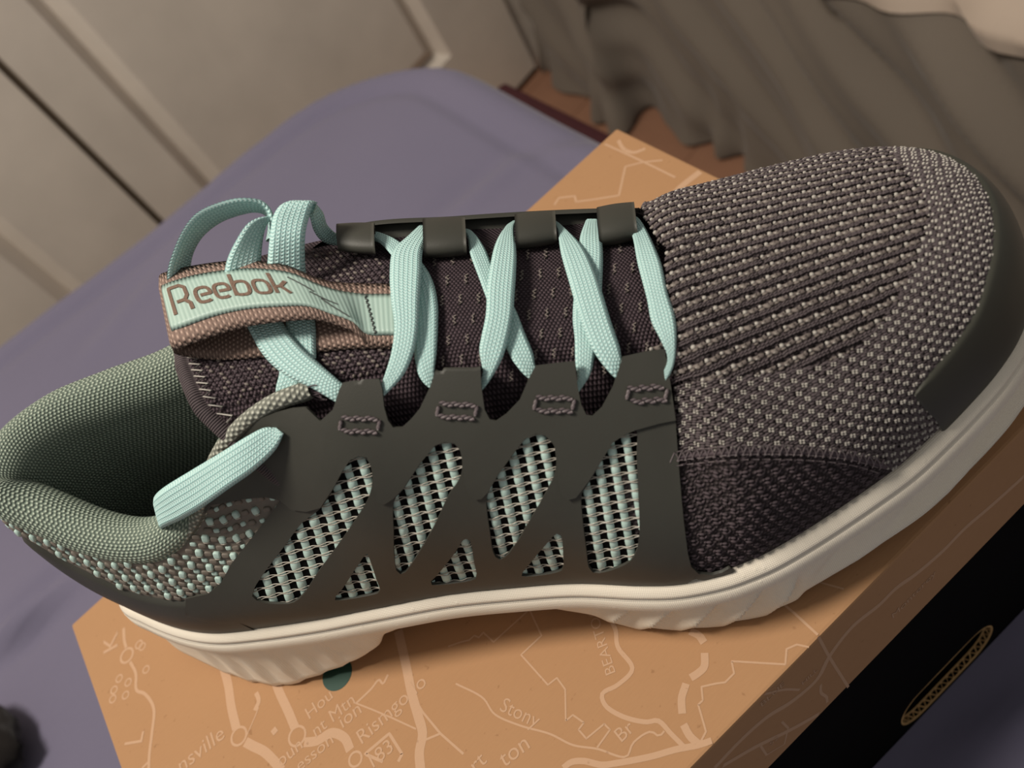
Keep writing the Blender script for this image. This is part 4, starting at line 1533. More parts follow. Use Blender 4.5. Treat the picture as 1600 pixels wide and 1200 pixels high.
# ------------------------------------------------------------------ knit stitches on the vamp (real yarn loops; shade of the holes as black blobs)
S_TURN, RB, RA = 244.0, 42.0, 40.0
AXO = np.array([0.0, -39.0, 40.0])
def chart_inv(Q):
    Q = np.atleast_2d(Q)
    s, t, z = Q[:, 0], Q[:, 1] - AXO[1], Q[:, 2] - AXO[2]
    b = RB * np.arctan2(t, z)
    a = np.where(s > S_TURN, S_TURN + RA * np.arctan2(s - S_TURN, np.hypot(t, z)), s)
    return np.stack([a, b], 1)
def chart(ab):
    """chart millimetres -> surface point and outward normal in work coords"""
    ab = np.atleast_2d(ab)
    be = np.clip(ab[:, 0] - S_TURN, 0, None) / RA
    ph = ab[:, 1] / RB
    o = np.stack([np.minimum(ab[:, 0], S_TURN), np.full(len(ab), AXO[1]), np.full(len(ab), AXO[2])], 1)
    d = np.stack([np.sin(be), np.cos(be) * np.sin(ph), np.cos(be) * np.cos(ph)], 1)
    ow = S2W(o)
    dw = S2W(o + d) - ow
    P, N, ok = np.zeros_like(ow), np.zeros_like(ow), np.zeros(len(ab), bool)
    for i in range(len(ab)):
        h = BVH_SHELL.ray_cast(Vector(ow[i]), Vector(dw[i]))
        if h[0] is not None:
            n = np.array(h[1])
            P[i] = h[0]
            N[i] = n if n @ dw[i] > 0 else -n
            ok[i] = True
    return P, N, ok
def px_chart(px):
    return chart_inv(W2S(cast(px, BVH_SHELL, 0.0)[0]))

SEAM = np.array([(1050, 716), (1080, 712), (1150, 706), (1250, 706), (1330, 714), (1385, 730), (1440, 750)], float)
AB_LINE = np.array([(1040, 606), (1120, 592), (1200, 584), (1260, 574), (1320, 556), (1365, 520), (1398, 474), (1420, 432), (1436, 398), (1448, 360), (1452, 330), (1440, 300), (1415, 270), (1395, 235), (1380, 200)], float)
def zone(px, b):
    """0 ribs, 1 light clusters, 2 side mesh"""
    ys = np.interp(px[:, 0], SEAM[:, 0], SEAM[:, 1])
    poly = np.vstack([AB_LINE, [(900, 150), (900, 606)]])
    inA = in_poly(px, poly)
    z = np.where(px[:, 1] > ys, 2, np.where(inA, 0, 1))
    return z
CAPP = np.array([(1560, 250), (1531, 276), (1545, 302), (1556, 344), (1555, 389), (1545, 440), (1526, 494), (1492, 545), (1458, 587), (1436, 614), (1447, 625), (1468, 646), (1480, 670), (1700, 600), (1700, 250)], float)
LEFT = np.array([(1040, 548), (1047, 580), (1053, 620), (1058, 660), (1064, 740), (1071, 830), (1080, 884), (1100, 900), (1142, 890), (1150, 1000), (800, 1000), (800, 548)], float)

def lattice(ref, e1, e2, zsel, motif, outs, area):
    """lay a repeat over the chart: motif = list of (fa, fb, dx, dy, half_len, half_wid, height, angle, key)"""
    c = px_chart([ref, np.add(ref, e1), np.add(ref, e2)])
    E1, E2 = c[1] - c[0], c[2] - c[0]
    Minv = np.linalg.inv(np.stack([E1, E2], 1))
    a0, a1, b0, b1 = area
    cor = (np.array([(a0, b0), (a0, b1), (a1, b0), (a1, b1)]) - c[0]) @ Minv.T
    I = np.arange(math.floor(cor[:, 0].min()), math.ceil(cor[:, 0].max()) + 1)
    J = np.arange(math.floor(cor[:, 1].min()), math.ceil(cor[:, 1].max()) + 1)
    II, JJ = [g.ravel() for g in np.meshgrid(I, J, indexing='ij')]
    jit = rng.normal(size=(len(II), 2)) * 0.035
    # pixel axes to chart at the reference: columns
    q = px_chart([ref, np.add(ref, (6, 0)), np.add(ref, (0, 6))])
    JX, JY = (q[1] - q[0]) / 6, (q[2] - q[0]) / 6
    for fa, fb, dx, dy, hl, hw, hh, lift, ang, key in motif:
        ab = c[0] + (II + fa + jit[:, 0])[:, None] * E1 + (JJ + fb + jit[:, 1])[:, None] * E2 + dx * JX + dy * JY
        ok = (ab[:, 0] > a0) & (ab[:, 0] < a1) & (ab[:, 1] > b0) & (ab[:, 1] < b1)
        ab = ab[ok]
        P, N, hit = chart(ab)
        px = proj(P)
        sq = W2S(P)
        good = hit & (zone(px, ab[:, 1]) == zsel) & ~in_poly(px, CAPP) & ~in_poly(px, LEFT) & ((sq[:, 0] > 200.5) | ((sq[:, 1] > 4) & (sq[:, 0] > 182))) & (sq[:, 2] > np.interp(sq[:, 0], [178, 190, 212, 240, 270, 295], [30.3, 29.4, 29.7, 31.8, 35.2, 37.8]))
        good &= ~((sq[:, 0] < 211) & (sq[:, 1] < -14) & (sq[:, 1] > -64) & (sq[:, 0] < 208.5))
        ab, P, N = ab[good], P[good], N[good]
        if not len(P):
            continue
        a_ = math.radians(ang)
        dl = math.cos(a_) * JX + math.sin(a_) * JY
        P2 = chart(ab + dl * 2.0)[0]
        ea = P2 - P
        ea -= N * np.sum(ea * N, 1)[:, None]
        ea /= np.linalg.norm(ea, axis=1)[:, None] + 1e-9
        eb = np.cross(N, ea)
        k = 0.18
        var = 1 + rng.normal(size=len(P)) * 0.10
        lo = rng.normal(size=len(P)) * 0.05
        outs[key].append((P + N * (lift + lo)[:, None], ea * (hl * k * var)[:, None], eb * (hw * k * var)[:, None], N * hh))
outs = {'d': [], 'm': [], 'l': [], 's': [], 'n': [], 'h': []}
rib_ang = -19.0
motA = []
for k in range(4):
    for sgn in (-1, 1):
        motA.append((k / 4 + (0.06 if sgn > 0 else 0), 0.5, 0, sgn * 1.7, 4.2, 1.5, 0.40, 0.32, rib_ang - 14 + 4 * sgn, 'd'))
motA += [(0.10, 0.02, 0, -0.5, 3.2, 3.5, 0.46, 0.34, 60, 'l'), (0.16, 0.06, 1.0, 2.8, 4.2, 2.0, 0.38, 0.24, -20, 'm'), (-0.12, -0.04, 0, 0, 1.6, 2.6, 0.3, 0.12, 70, 'm'),
         (0.52, 0.05, 0, 1.2, 5.6, 3.2, 0.44, 0.20, 10, 'm'), (0.60, -0.02, 0, 0.5, 1.5, 3.0, 0.36, 0.30, 50, 'm'), (0.46, 0.10, 0, 1.0, 1.2, 2.2, 0.34, 0.34, 70, 'l')]
motA += [(0.0, 0.0, -1.4, -0.4, 1.5, 2.3, 0.3, 0.36, 80, 'h'), (0.34, -0.10, 0, -2.6, 3.4, 1.2, 0.26, 0.30, -18, 'h')]  # raised black blobs stand in for the shade in the knit holes
motA += [(0.30, 0.02, 0, 0.5, 4.6, 3.4, 0.34, 0.05, -15, 'n'), (0.80, 0.02, 0, 0.5, 4.6, 3.4, 0.34, 0.05, -15, 'n')]
lattice((1240, 440), (25, -8.5), (19, 14), 0, motA, outs, (199, 300, -82, 100))
motB = [(0, 0, -2.6, -1.9, 2.1, 1.5, 0.42, 0.42, -10, 'l'), (0, 0, 2.4, -2.2, 2.2, 1.5, 0.42, 0.42, -10, 'l'), (0, 0, -2.2, 1.9, 2.0, 1.5, 0.42, 0.42, 25, 'l'), (0, 0, 2.8, 1.8, 2.2, 1.6, 0.42, 0.42, 0, 'l'),
        (0.32, 0.0, 0, 1.5, 4.6, 1.8, 0.38, 0.26, -20, 'd'), (0.62, 0.0, 0, -1.5, 4.6, 1.8, 0.38, 0.26, -20, 'd'), (0.5, 0.33, 0, 0, 4.6, 1.8, 0.38, 0.26, -20, 'd'), (0.5, 0.66, 0, 0, 4.6, 1.8, 0.38, 0.26, -20, 'd'),
        (0.0, 0.5, 0, 0, 4.6, 1.7, 0.36, 0.22, -20, 'd'), (0.25, 0.5, 0, 0, 4.4, 1.6, 0.36, 0.24, -20, 'd'), (0.78, 0.5, 0, 0, 4.4, 1.6, 0.36, 0.24, -20, 'd')]
lattice((1200, 650), (26, -7), (16, 7), 1, motB, outs, (186, 300, -82, 100))
motC = [(0, 0, 0, -2.5, 4.8, 2.0, 0.42, 0.30, -4, 's'), (0, 0, 0.5, 2.6, 4.8, 2.0, 0.42, 0.30, 4, 's'), (0, 0, 6.2, 1.0, 1.8, 4.0, 0.36, 0.12, 25, 's'), (0, 0, -6.0, -1.0, 1.5, 3.0, 0.3, 0.05, 20, 's')]
lattice((1160, 790), (25, -1), (12.3, 11.5), 2, motC, outs, (178, 300, 20, 125))
tplK = sphere_template(6, 4)
for key, nm, mt in (('d', 'rib_yarn', 'yarn_dark'), ('m', 'grey_yarn', 'yarn_mid'), ('l', 'pale_yarn', 'yarn_light'), ('s', 'side_mesh_yarn', 'yarn_side'), ('n', 'fill_yarn', 'yarn_fill'), ('h', 'painted_hole_shade', 'hole_shade')):
    L_ = outs[key]
    if L_:
        V_, F_ = blobs(*[np.vstack([l[i] for l in L_]) for i in range(4)], tplK)
        new_obj(nm, V_, F_, MT[mt], vamp, kind='stuff')
        print(nm, len(F_))

# overlocked seam between the top knit and the side mesh
mbs, mbh = MB(), MB()
sx_ = catmull(SEAM[:-1], 120)
P, N, ok = cast(sx_, BVH_SHELL, 0.75)
mbs.add(*tube(P - N * 0.3, 0.75, 8))
mbs.build('side_seam', MT['yarn_side'], vamp)
for k in range(0, 118, 2):
    x, y = sx_[k]
    a = [(x - 2, y - 9), (x + 3, y - 2), (x + 5, y + 6)] if k % 4 else [(x + 4, y - 9), (x, y), (x - 3, y + 7)]
    Q = cast(a, BVH_SHELL, 1.25)[0]
    mbh.add(*tube(catmull(Q, 6), 0.17, 5))
for dy in (-9, 5, 13):
    xx = sx_[2:116:1] + np.array([0, dy])
    for i in range(0, len(xx) - 4, 6):
        Q = cast(xx[i:i + 5], BVH_SHELL, 1.2)[0]
        mbh.add(*tube(Q, 0.16, 5))
mbh.build('seam_thread', MT['thread'], vamp, kind='stuff')

# tongue stitches: coarse braid near the pull loop, pale zigzag flecks further down
e1, e2 = np.array([11.0, -2.0]), np.array([5.5, 6.5])
Cs, As, Bs, Ns, keys = [], [], [], [], []
pxs = []
for i in range(-20, 60):
    for j in range(-10, 70):
        pxs.append(np.array([330.0, 385.0]) + i * e1 + j * e2)
pxs = np.array(pxs)
reg = in_poly(pxs, [(330, 385), (420, 378), (560, 388), (600, 400), (600, 440), (615, 545), (640, 600), (610, 668), (520, 640), (470, 600), (400, 640), (345, 640), (318, 600), (322, 470)])
pxs = pxs[reg]
P = on_instep(pxs, 0.15)
P[:, 2] -= np.clip((W2S(P)[:, 1] + 22) / 10, 0, 3) ** 2 * 5.0
PA = on_instep(pxs + np.array([3.0, 0.9]), 0.15)
PB = on_instep(pxs + np.array([-1.0, 3.0]), 0.15)
sq = W2S(P)
okk = (sq[:, 0] > np.interp(sq[:, 1], tt, T0) + 5) & (sq[:, 1] < -17) & (sq[:, 1] > -66)
P, PA, PB = P[okk], PA[okk], PB[okk]
ea = PA - P
ea /= np.linalg.norm(ea, axis=1)[:, None]
eb = PB - P
n_ = np.cross(ea, eb)
n_ /= np.linalg.norm(n_, axis=1)[:, None]
n_ = np.where(n_[:, 2:3] < 0, -n_, n_)
eb = np.cross(n_, ea)
pal = rng.random(len(P)) < 0.33
for sel, nm, mt in ((pal, 'tongue_pale_yarn', 'yarn_mid'), (~pal, 'tongue_yarn', 'yarn_side')):
    V_, F_ = blobs(P[sel], ea[sel] * 0.85, eb[sel] * 0.42, n_[sel] * 0.45, tplK)
    new_obj(nm, V_, F_, MT[mt], tongue, kind='stuff')
mbz = MB()
for i in range(-3, 16):
    for j in range(-8, 9):
        c_ = np.array([690.0, 470.0]) + i * np.array([29.0, -2.0]) + j * np.array([-9.0, 32.0])
        if not (640 < c_[0] < 1040 and 388 - 0.03 * (c_[0] - 640) < c_[1] < 590):
            continue
        z_ = [c_ + np.array([(-2.2 if k % 2 else 2.2) + rng.normal() * 0.5, (k - 2.5) * 3.0]) for k in range(6)]
        Pz = on_instep(z_, 0.25)
        mbz.add(*tube(Pz, 0.20, 5))
mbz.build('tongue_fleck', MT['yarn_mid'], tongue, kind='stuff')

# ------------------------------------------------------------------ shoe box
BX0, BX1, BY0, BY1 = -155.0, 147.6, 88.2, 298.0
LIDH, BOXB = 46.0, -142.0
box = empty('shoe_box', ((BX0 + BX1) / 2, (BY0 + BY1) / 2, BOXB), 'closed kraft cardboard shoe box with pale map print under the shoe', 'box')
def rbox(mb, lo, hi, r=1.0):
    """box with small chamfers"""
    bm = bmesh.new()
    bmesh.ops.create_cube(bm, size=1.0)
    lo, hi = np.array(lo, float), np.array(hi, float)
    for v in bm.verts:
        v.co = Vector(lo + (np.array(v.co) + 0.5) * (hi - lo))
    bmesh.ops.bevel(bm, geom=bm.edges[:], offset=r, segments=2, affect='EDGES', profile=0.6)
    V = [tuple(v.co) for v in bm.verts]
    bm.verts.index_update()
    F = [[v.index for v in f.verts] for f in bm.faces]
    bm.free()
    mb.add(V, F)
mbx = MB()
rbox(mbx, (BX0, BY0, -2.2), (BX1, BY1, 0.0), 0.9)
rbox(mbx, (BX0, BY0, -LIDH), (BX1, BY0 + 2.0, -1.0), 0.7)
rbox(mbx, (BX0, BY1 - 2.0, -LIDH), (BX1, BY1, -1.0), 0.7)
rbox(mbx, (BX0, BY0 + 1.0, -LIDH), (BX0 + 2.0, BY1 - 1.0, -1.0), 0.7)
rbox(mbx, (BX1 - 2.0, BY0 + 1.0, -LIDH), (BX1, BY1 - 1.0, -1.0), 0.7)
lid = mbx.build('lid', MT['kraft'], box, smooth=False)
tag(lid, 'kraft cardboard lid printed with a pale road map')
# base: black walls with a finger slot in the camera-side wall
SX0, SX1, SZ0, SZ1 = 54.0, 104.0, -139.0, -117.0
bx0, bx1, by0, by1 = BX0 + 2.6, BX1 - 2.6, BY0 + 2.2, BY1 - 2.6
mbx = MB()
mbx.box((bx0, by0, BOXB), (bx1, by1, BOXB + 2))
mbx.box((bx0, by1 - 3, BOXB + 1), (bx1, by1, -4))
mbx.box((bx0, by0 + 3, BOXB + 1), (bx0 + 3, by1 - 3, -4))
mbx.box((bx1 - 3, by0 + 3, BOXB + 1), (bx1, by1 - 3, -4))
# front wall with a stadium hole
outer = [(bx0, BOXB), (bx1, BOXB), (bx1, -4), (bx0, -4)]
rs = (SZ1 - SZ0) / 2
hole = []
for k in range(13):
    a = -PI / 2 + PI * k / 12
    hole.append((SX1 - rs + rs * math.cos(a), (SZ0 + SZ1) / 2 + rs * math.sin(a)))
for k in range(13):
    a = PI / 2 + PI * k / 12
    hole.append((SX0 + rs + rs * math.cos(a), (SZ0 + SZ1) / 2 + rs * math.sin(a)))
pts = outer + hole
ed = [(i, (i + 1) % 4) for i in range(4)] + [(4 + i, 4 + (i + 1) % len(hole)) for i in range(len(hole))]
v2, _, f2 = delaunay_2d_cdt([Vector(p_) for p_ in pts], ed, [], 0, 1e-4)[:3]
v2 = np.array([tuple(v) for v in v2])
tri = [list(f) for f in f2 if not in_poly([v2[list(f)].mean(0)], hole)[0]]
Vf = np.stack([v2[:, 0], np.full(len(v2), by0), v2[:, 1]], 1)
Vb = np.stack([v2[:, 0], np.full(len(v2), by0 + 3.0), v2[:, 1]], 1)
mbx.add(Vf, tri)
mbx.add(Vb, tri)
base = mbx.build('box_base', MT['blackbox'], box, smooth=False)
tag(base, 'black cardboard box base with a finger slot')
# raw corrugated rim of the slot: two liners and the wavy flute between
mbx = MB()
H = np.array(hole)
Hc = np.vstack([H, H[:1]])
for y0, y1 in ((by0 - 0.05, by0 + 0.5), (by0 + 2.5, by0 + 3.05)):
    Hd = catmull(H, 120, closed=True)
    cH = H.mean(0)
    Hi = Hd + (cH - Hd) / np.linalg.norm(cH - Hd, axis=1)[:, None] * 0.7
    r_ = [np.stack([q[:, 0], np.full(len(q), y), q[:, 1]], 1) for q, y in ((Hd, y0), (Hi, y0), (Hi, y1), (Hd, y1))]
    V = np.stack(r_, 1)
    mbx.add(V.reshape(-1, 3), grid_faces(120, 4, closed_u=True, closed_v=True))
Hd = catmull(H, 260, closed=True)
Hi = Hd + (H.mean(0) - Hd) / np.linalg.norm(H.mean(0) - Hd, axis=1)[:, None] * 0.55
Ld = np.concatenate([[0], np.cumsum(np.linalg.norm(np.diff(Hd, axis=0), axis=1))])
yy = by0 + 1.5 + 0.95 * np.sin(Ld / 3.2 * 2 * PI)
V = np.stack([np.stack([Hd[:, 0], yy - 0.2, Hd[:, 1]], 1), np.stack([Hi[:, 0], yy - 0.2, Hi[:, 1]], 1), np.stack([Hi[:, 0], yy + 0.2, Hi[:, 1]], 1), np.stack([Hd[:, 0], yy + 0.2, Hd[:, 1]], 1)], 1)
mbx.add(V.reshape(-1, 3), grid_faces(260, 4, closed_u=True, closed_v=True))
mbx.build('slot_rim', MT['flute'], base, smooth=False)

# ------------------------------------------------------------------ map print on the lid (flat ink films)
FILM_K = 0
def film(mb, P, w, up, closed=False):
    """flat ribbon of width w along polyline P, lying in the plane with normal up"""
    P = np.asarray(P, float)
    if closed:
        P = np.vstack([P, P[:1]])
    T = np.gradient(P, axis=0)
    T /= np.linalg.norm(T, axis=1)[:, None] + 1e-9
    S = np.cross(np.broadcast_to(up, T.shape), T)
    V = np.stack([P - S * w / 2, P + S * w / 2], 1)
    global FILM_K
    FILM_K += 1
    V = V + np.asarray(up) * (0.0012 * (FILM_K % 40) - 0.09)
    new_obj('map_line', V.reshape(-1, 3), grid_faces(len(P), 2), MT['printc'], lid, smooth=False)
roads = None
UPZ = np.array([0, 0, 1.0])
def top_line(px, wpx, smooth=True, n=None):
    P = onz(px, 0.12)
    if smooth and len(px) > 2:
        P = catmull(P, n or len(px) * 5)
    else:
        Q = [P[0]]
        for a, b in zip(P[:-1], P[1:]):
            Q += [a + (b - a) * 0.06, a + (b - a) * 0.94, b]
        P = np.array(Q)
    dist = np.linalg.norm(P.mean(0) - CAM)
    film(roads, P, wpx * dist / FPX * 1.15, UPZ)
def top_ring(c, r, wpx):
    a = np.linspace(0, 2 * PI, 25)[:-1]
    P = onz([c], 0.12)[0]
    k = np.linalg.norm(P - CAM) / FPX * 1.15
    film(roads, P + np.stack([np.cos(a) * r * k, np.sin(a) * r * k, 0 * a], 1), wpx * k, UPZ, True)
top_line([(345, 1030), (356, 1069), (361, 1104), (369, 1138)], 12)
top_ring((373, 1150), 11, 3)
top_line([(383, 1159), (396, 1166), (412, 1174), (426, 1187), (440, 1204)], 12)
top_line([(425, 1050), (436, 1081), (450, 1111), (461, 1138)], 12)
top_ring((464, 1150), 12, 3)
top_line([(475, 1160), (496, 1157), (517, 1145), (538, 1153), (547, 1172)], 12)
top_ring((555, 1186), 9, 3)
top_line([(622, 985), (629, 1016), (636, 1048), (643, 1083), (653, 1118), (660, 1146), (655, 1175), (657, 1204)], 13)
top_line([(552, 1097), (580, 1108), (611, 1121), (650, 1139)], 2.2, False)
top_line([(556, 1099), (580, 1076), (592, 1062), (598, 1068), (606, 1054)], 3.0)
top_line([(643, 1083), (660, 1112), (688, 1146), (724, 1178)], 3, False)
top_line([(664, 1156), (688, 1146)], 3, False)
top_line([(193, 981), (194, 1000), (197, 1012)], 4)
top_ring((198, 1024), 9, 3)
top_line([(203, 1034), (212, 1052), (213, 1078), (226, 1084), (240, 1107), (237, 1146), (233, 1180), (232, 1204)], 4)
top_line([(232, 1190), (222, 1200)], 3, False)
for c in ((186, 1060), (178, 1078), (200, 1066), (176, 1092), (196, 1086), (222, 1010), (228, 1046)):
    top_ring(c, 4.5, 2)
top_line([(400, 1082), (404, 1095), (398, 1110)], 6)
top_line([(425, 1146), (432, 1138)], 8, False)
top_line([(404, 1105), (398, 1120), (385, 1150)], 1.6)
top_line([(944, 955), (961, 982), (965, 1010), (988, 1045), (965, 1070), (941, 1084), (945, 1101), (972, 1119), (1010, 1128), (1028, 1126), (1049, 1147), (1072, 1170)], 6)
top_line([(826, 950), (846, 993), (814, 1023), (856, 1070), (870, 1059), (883, 1077), (884, 1126), (895, 1117), (912, 1129), (904, 1140), (916, 1154), (944, 1131), (953, 1140), (933, 1168)], 2.4, False)
top_line([(700, 1010), (720, 1003), (733, 1000), (741, 993), (748, 996), (755, 988), (771, 1003), (824, 955)], 2.2, False)
top_line([(712, 1068), (755, 1091), (772, 1115), (811, 1133), (860, 1147), (895, 1164), (933, 1170), (979, 1182), (989, 1161), (1017, 1143), (1030, 1150), (1038, 1142)], 2.6)
top_line([(1078, 986), (1092, 993), (1100, 1004)], 10)
top_line([(1101, 1020), (1100, 1042), (1090, 1052), (1079, 1059)], 10)
top_line([(1072, 1068), (1065, 1091), (1066, 1115)], 10)
top_line([(1068, 1132), (1078, 1150), (1093, 1164)], 10)
top_line([(1091, 1166), (1103, 1143), (1091, 1101), (1098, 1094), (1096, 1073), (1118, 1068), (1133, 1066), (1147, 1052), (1143, 1033), (1227, 1038), (1229, 1014), (1245, 1007), (1264, 1011)], 2.6, False)
top_line([(1222, 942), (1240, 957), (1278, 992)], 3.2, False)
top_line([(1275, 898), (1282, 910), (1318, 920)], 2.4, False)
top_line([(880, 1200), (892, 1191), (912, 1189), (940, 1195), (965, 1192), (1017, 1182), (1056, 1171), (1091, 1164), (1112, 1157)], 8)
top_line([(945, 225), (978, 240), (1010, 255), (1055, 277)], 3)
top_line([(1035, 250), (1005, 253), (977, 260), (967, 305), (930, 311), (900, 315), (898, 306), (873, 309), (866, 320)], 3, False)
top_line([(966, 219), (974, 232), (990, 238), (1008, 232)], 5)
top_line([(1094, 268), (1068, 288), (1047, 307), (1020, 324), (995, 340)], 10)
top_line([(598, 1190), (570, 1178), (608, 1146), (628, 1178), (622, 1190)], 4, False)

def text_geo(body):
    cu_ = bpy.data.curves.new('txt', 'FONT')
    cu_.body = body
    cu_.size = 1.0
    cu_.resolution_u = 3
    ob = bpy.data.objects.new('txt', cu_)
    COL.objects.link(ob)
    dg = bpy.context.evaluated_depsgraph_get()
    me = ob.evaluated_get(dg).to_mesh()
    V = np.array([tuple(v.co) for v in me.vertices])
    F = [list(p_.vertices) for p_ in me.polygons]
    ob.evaluated_get(dg).to_mesh_clear()
    bpy.data.objects.remove(ob)
    bpy.data.curves.remove(cu_)
    return V, F
def put_text(body, P, Pend, up, lift_n, mat, parent, hscale=1.0, name='map_text'):
    """text from P to Pend (work coords) in the plane with normal lift_n; letter height follows the width"""
    V, F = text_geo(body)
    w = V[:, 0].max() - V[:, 0].min()
    X_ = np.asarray(Pend) - np.asarray(P)
    L = np.linalg.norm(X_)
    X_ = X_ / L
    Y_ = np.cross(lift_n, X_)
    k = L / w
    Q = np.asarray(P) + np.outer((V[:, 0] - V[:, 0].min()) * k, X_) + np.outer(V[:, 1] * k * hscale, Y_) + np.asarray(lift_n) * 0.09
    return new_obj(name, Q, F, mat, parent, smooth=False)
for body, a, b, hs in (('nsville', (283, 1208), (352, 1152), 1.0), ('Hou', (484, 1124), (521, 1090), 1.0), ('nt Mtn', (494, 1152), (556, 1098), 1.0), ('ion', (536, 1138), (566, 1113), 1.0),
                       ('Rismgo lo', (566, 1163), (668, 1069), 1.0), ('oun', (438, 1200), (474, 1168), 1.0), ('esson', (468, 1206), (522, 1160), 0.9), ('183', (584, 1200), (616, 1172), 1.0), ('BEARTOO', (962, 1050), (930, 944), 0.9),
                       ('Stony', (780, 1110), (838, 1138), 1.0), ('Br', (972, 1160), (993, 1140), 1.0), ('ton', (788, 1200), (829, 1168), 1.0), ('rt', (745, 1208), (762, 1190), 1.0), ('K', (184, 1010), (184, 985), 0.8), ('L', (222, 1160), (226, 1142), 1.2), ('o', (214, 1018), (226, 1006), 1.0)):
    Pa, Pb = onz([a, b], 0.0)
    put_text(body, Pa, Pb, None, UPZ, MT['printc'], lid, hs)
# sticker dot, half hidden below the sole
Pc = onz([(527, 1053)], 0.0)[0]
a = np.linspace(0, 2 * PI, 33)[:-1]
mbx = MB()
mbx.add(np.vstack([Pc + np.stack([np.cos(a) * 5.6, np.sin(a) * 5.6, 0 * a + 0.11], 1), [Pc + np.array([0, 0, 0.11])]]), [[i, (i + 1) % 32, 32] for i in range(32)])
mbx.build('round_mark', MT['green'], lid, smooth=False)
# print on the camera-side flank of the lid
FN = np.array([0, -1.0, 0])
def side_line(px, wpx, smooth=True):
    P = ony(px, BY0 - 0.12)
    if smooth and len(px) > 2:
        P = catmull(P, len(px) * 5)
    film(roads, P, wpx * np.linalg.norm(P.mean(0) - CAM) / FPX * 1.6, FN)
side_line([(1117, 1200), (1160, 1155), (1200, 1120), (1237, 1097), (1277, 1062), (1297, 1025), (1332, 980), (1375, 945), (1400, 920), (1432, 897), (1475, 860), (1507, 827), (1550, 790), (1600, 745)], 7)
side_line([(1130, 1197), (1180, 1168), (1237, 1140), (1280, 1116)], 6)
side_line([(1279, 995), (1297, 1028), (1326, 1074)], 3)
side_line([(1283, 1070), (1283, 1082), (1292, 1090), (1293, 1098)], 3)
side_line([(1189, 1166), (1198, 1180), (1226, 1163), (1232, 1138), (1222, 1128)], 2.5, False)
side_line([(1195, 1085), (1225, 1078), (1250, 1078)], 3)
for body, a, b in (('BLUE', (1190, 1104), (1228, 1072)), ('HILL', (1254, 1070), (1278, 1048)), ('Monterey', (1395, 966), (1462, 896)), ('52', (1204, 1165), (1217, 1153))):
    Pa, Pb = ony([a, b], BY0)
    Pb = np.array([Pb[0], Pb[1], Pa[2] + 0.35 * (Pb[2] - Pa[2])])
    put_text(body, Pa, Pb, None, FN, MT['printc'], lid, 1.0)

# ------------------------------------------------------------------ the bed
BEDZ = BOXB
def bed_surface():
    # mattress top with soft folds, rounded far corner and edges rolling down
    xr, yr = 205.0, 770.0
    xs = np.concatenate([np.linspace(-900, -400, 16)[:-1], np.linspace(-400, 215, 110), ])
    ys = np.concatenate([np.linspace(-700, -60, 24)[:-1], np.linspace(-60, 800, 150)])
    return xs, ys
xs = np.linspace(-700, 420, 200)
ys = np.linspace(-500, 830, 230)
X, Y = np.meshgrid(xs, ys, indexing='ij')
# signed distance to the rounded mattress outline (far edge and right edge)
far = 790 - 0.085 * (X + 50) - 0.00022 * np.clip(X - 20, 0, None) ** 2
right = 212 + 0.0 * Y
dx, dy = X - right, Y - far
R_ = 110.0
qx, qy = dx + R_, dy + R_
sd = np.where((qx > 0) & (qy > 0), np.hypot(np.clip(qx, 0, None), np.clip(qy, 0, None)) - R_, np.maximum(dx, dy))
def fold(a, b, c, amp, wid, ph=0.0):
    """a crease along the line a x + b y = c"""
    n = math.hypot(a, b)
    d = (a * X + b * Y - c) / n
    return amp * np.exp(-(d / wid) ** 2)
Z = np.full_like(X, BEDZ)
def seg_fold(p, q, amp, wid):
    """crease between two pixels of the bed"""
    A, B = onz([p, q], BEDZ)[:, :2]
    t = B - A
    L = np.linalg.norm(t)
    t /= L
    n = np.array([-t[1], t[0]])
    u = (X - A[0]) * t[0] + (Y - A[1]) * t[1]
    d = (X - A[0]) * n[0] + (Y - A[1]) * n[1]
    w = 1 / (1 + np.exp(-(u + 8) / 8)) / (1 + np.exp((u - L - 8) / 8))
    return amp * w * (np.exp(-(d / wid) ** 2) - 0.8 * np.exp(-((d - wid * 1.5) / wid) ** 2))
Z += seg_fold((20, 990), (110, 915), 9, 9)
Z += seg_fold((0, 1030), (60, 985), -7, 10)
Z += seg_fold((1400, 1200), (1600, 1110), 6, 8)
Z += seg_fold((1500, 1110), (1600, 1050), 5, 9)
Z += seg_fold((720, 330), (800, 260), 4, 12)
Z += seg_fold((830, 245), (900, 240), 4, 10)
Z += seg_fold((150, 540), (240, 440), 3, 14)
Z += 1.6 * np.sin(X * 0.021 + 1.3 * np.sin(Y * 0.012)) + 1.2 * np.sin(Y * 0.03 + X * 0.008)
near_box = np.maximum(np.maximum(BX0 - X, X - BX1), np.maximum(BY0 - Y, Y - BY1))
wb = np.clip(near_box / 22.0 - 0.3, 0, 1)
Z = BEDZ - 0.4 * (1 - wb) + (Z - BEDZ) * wb - 0.0
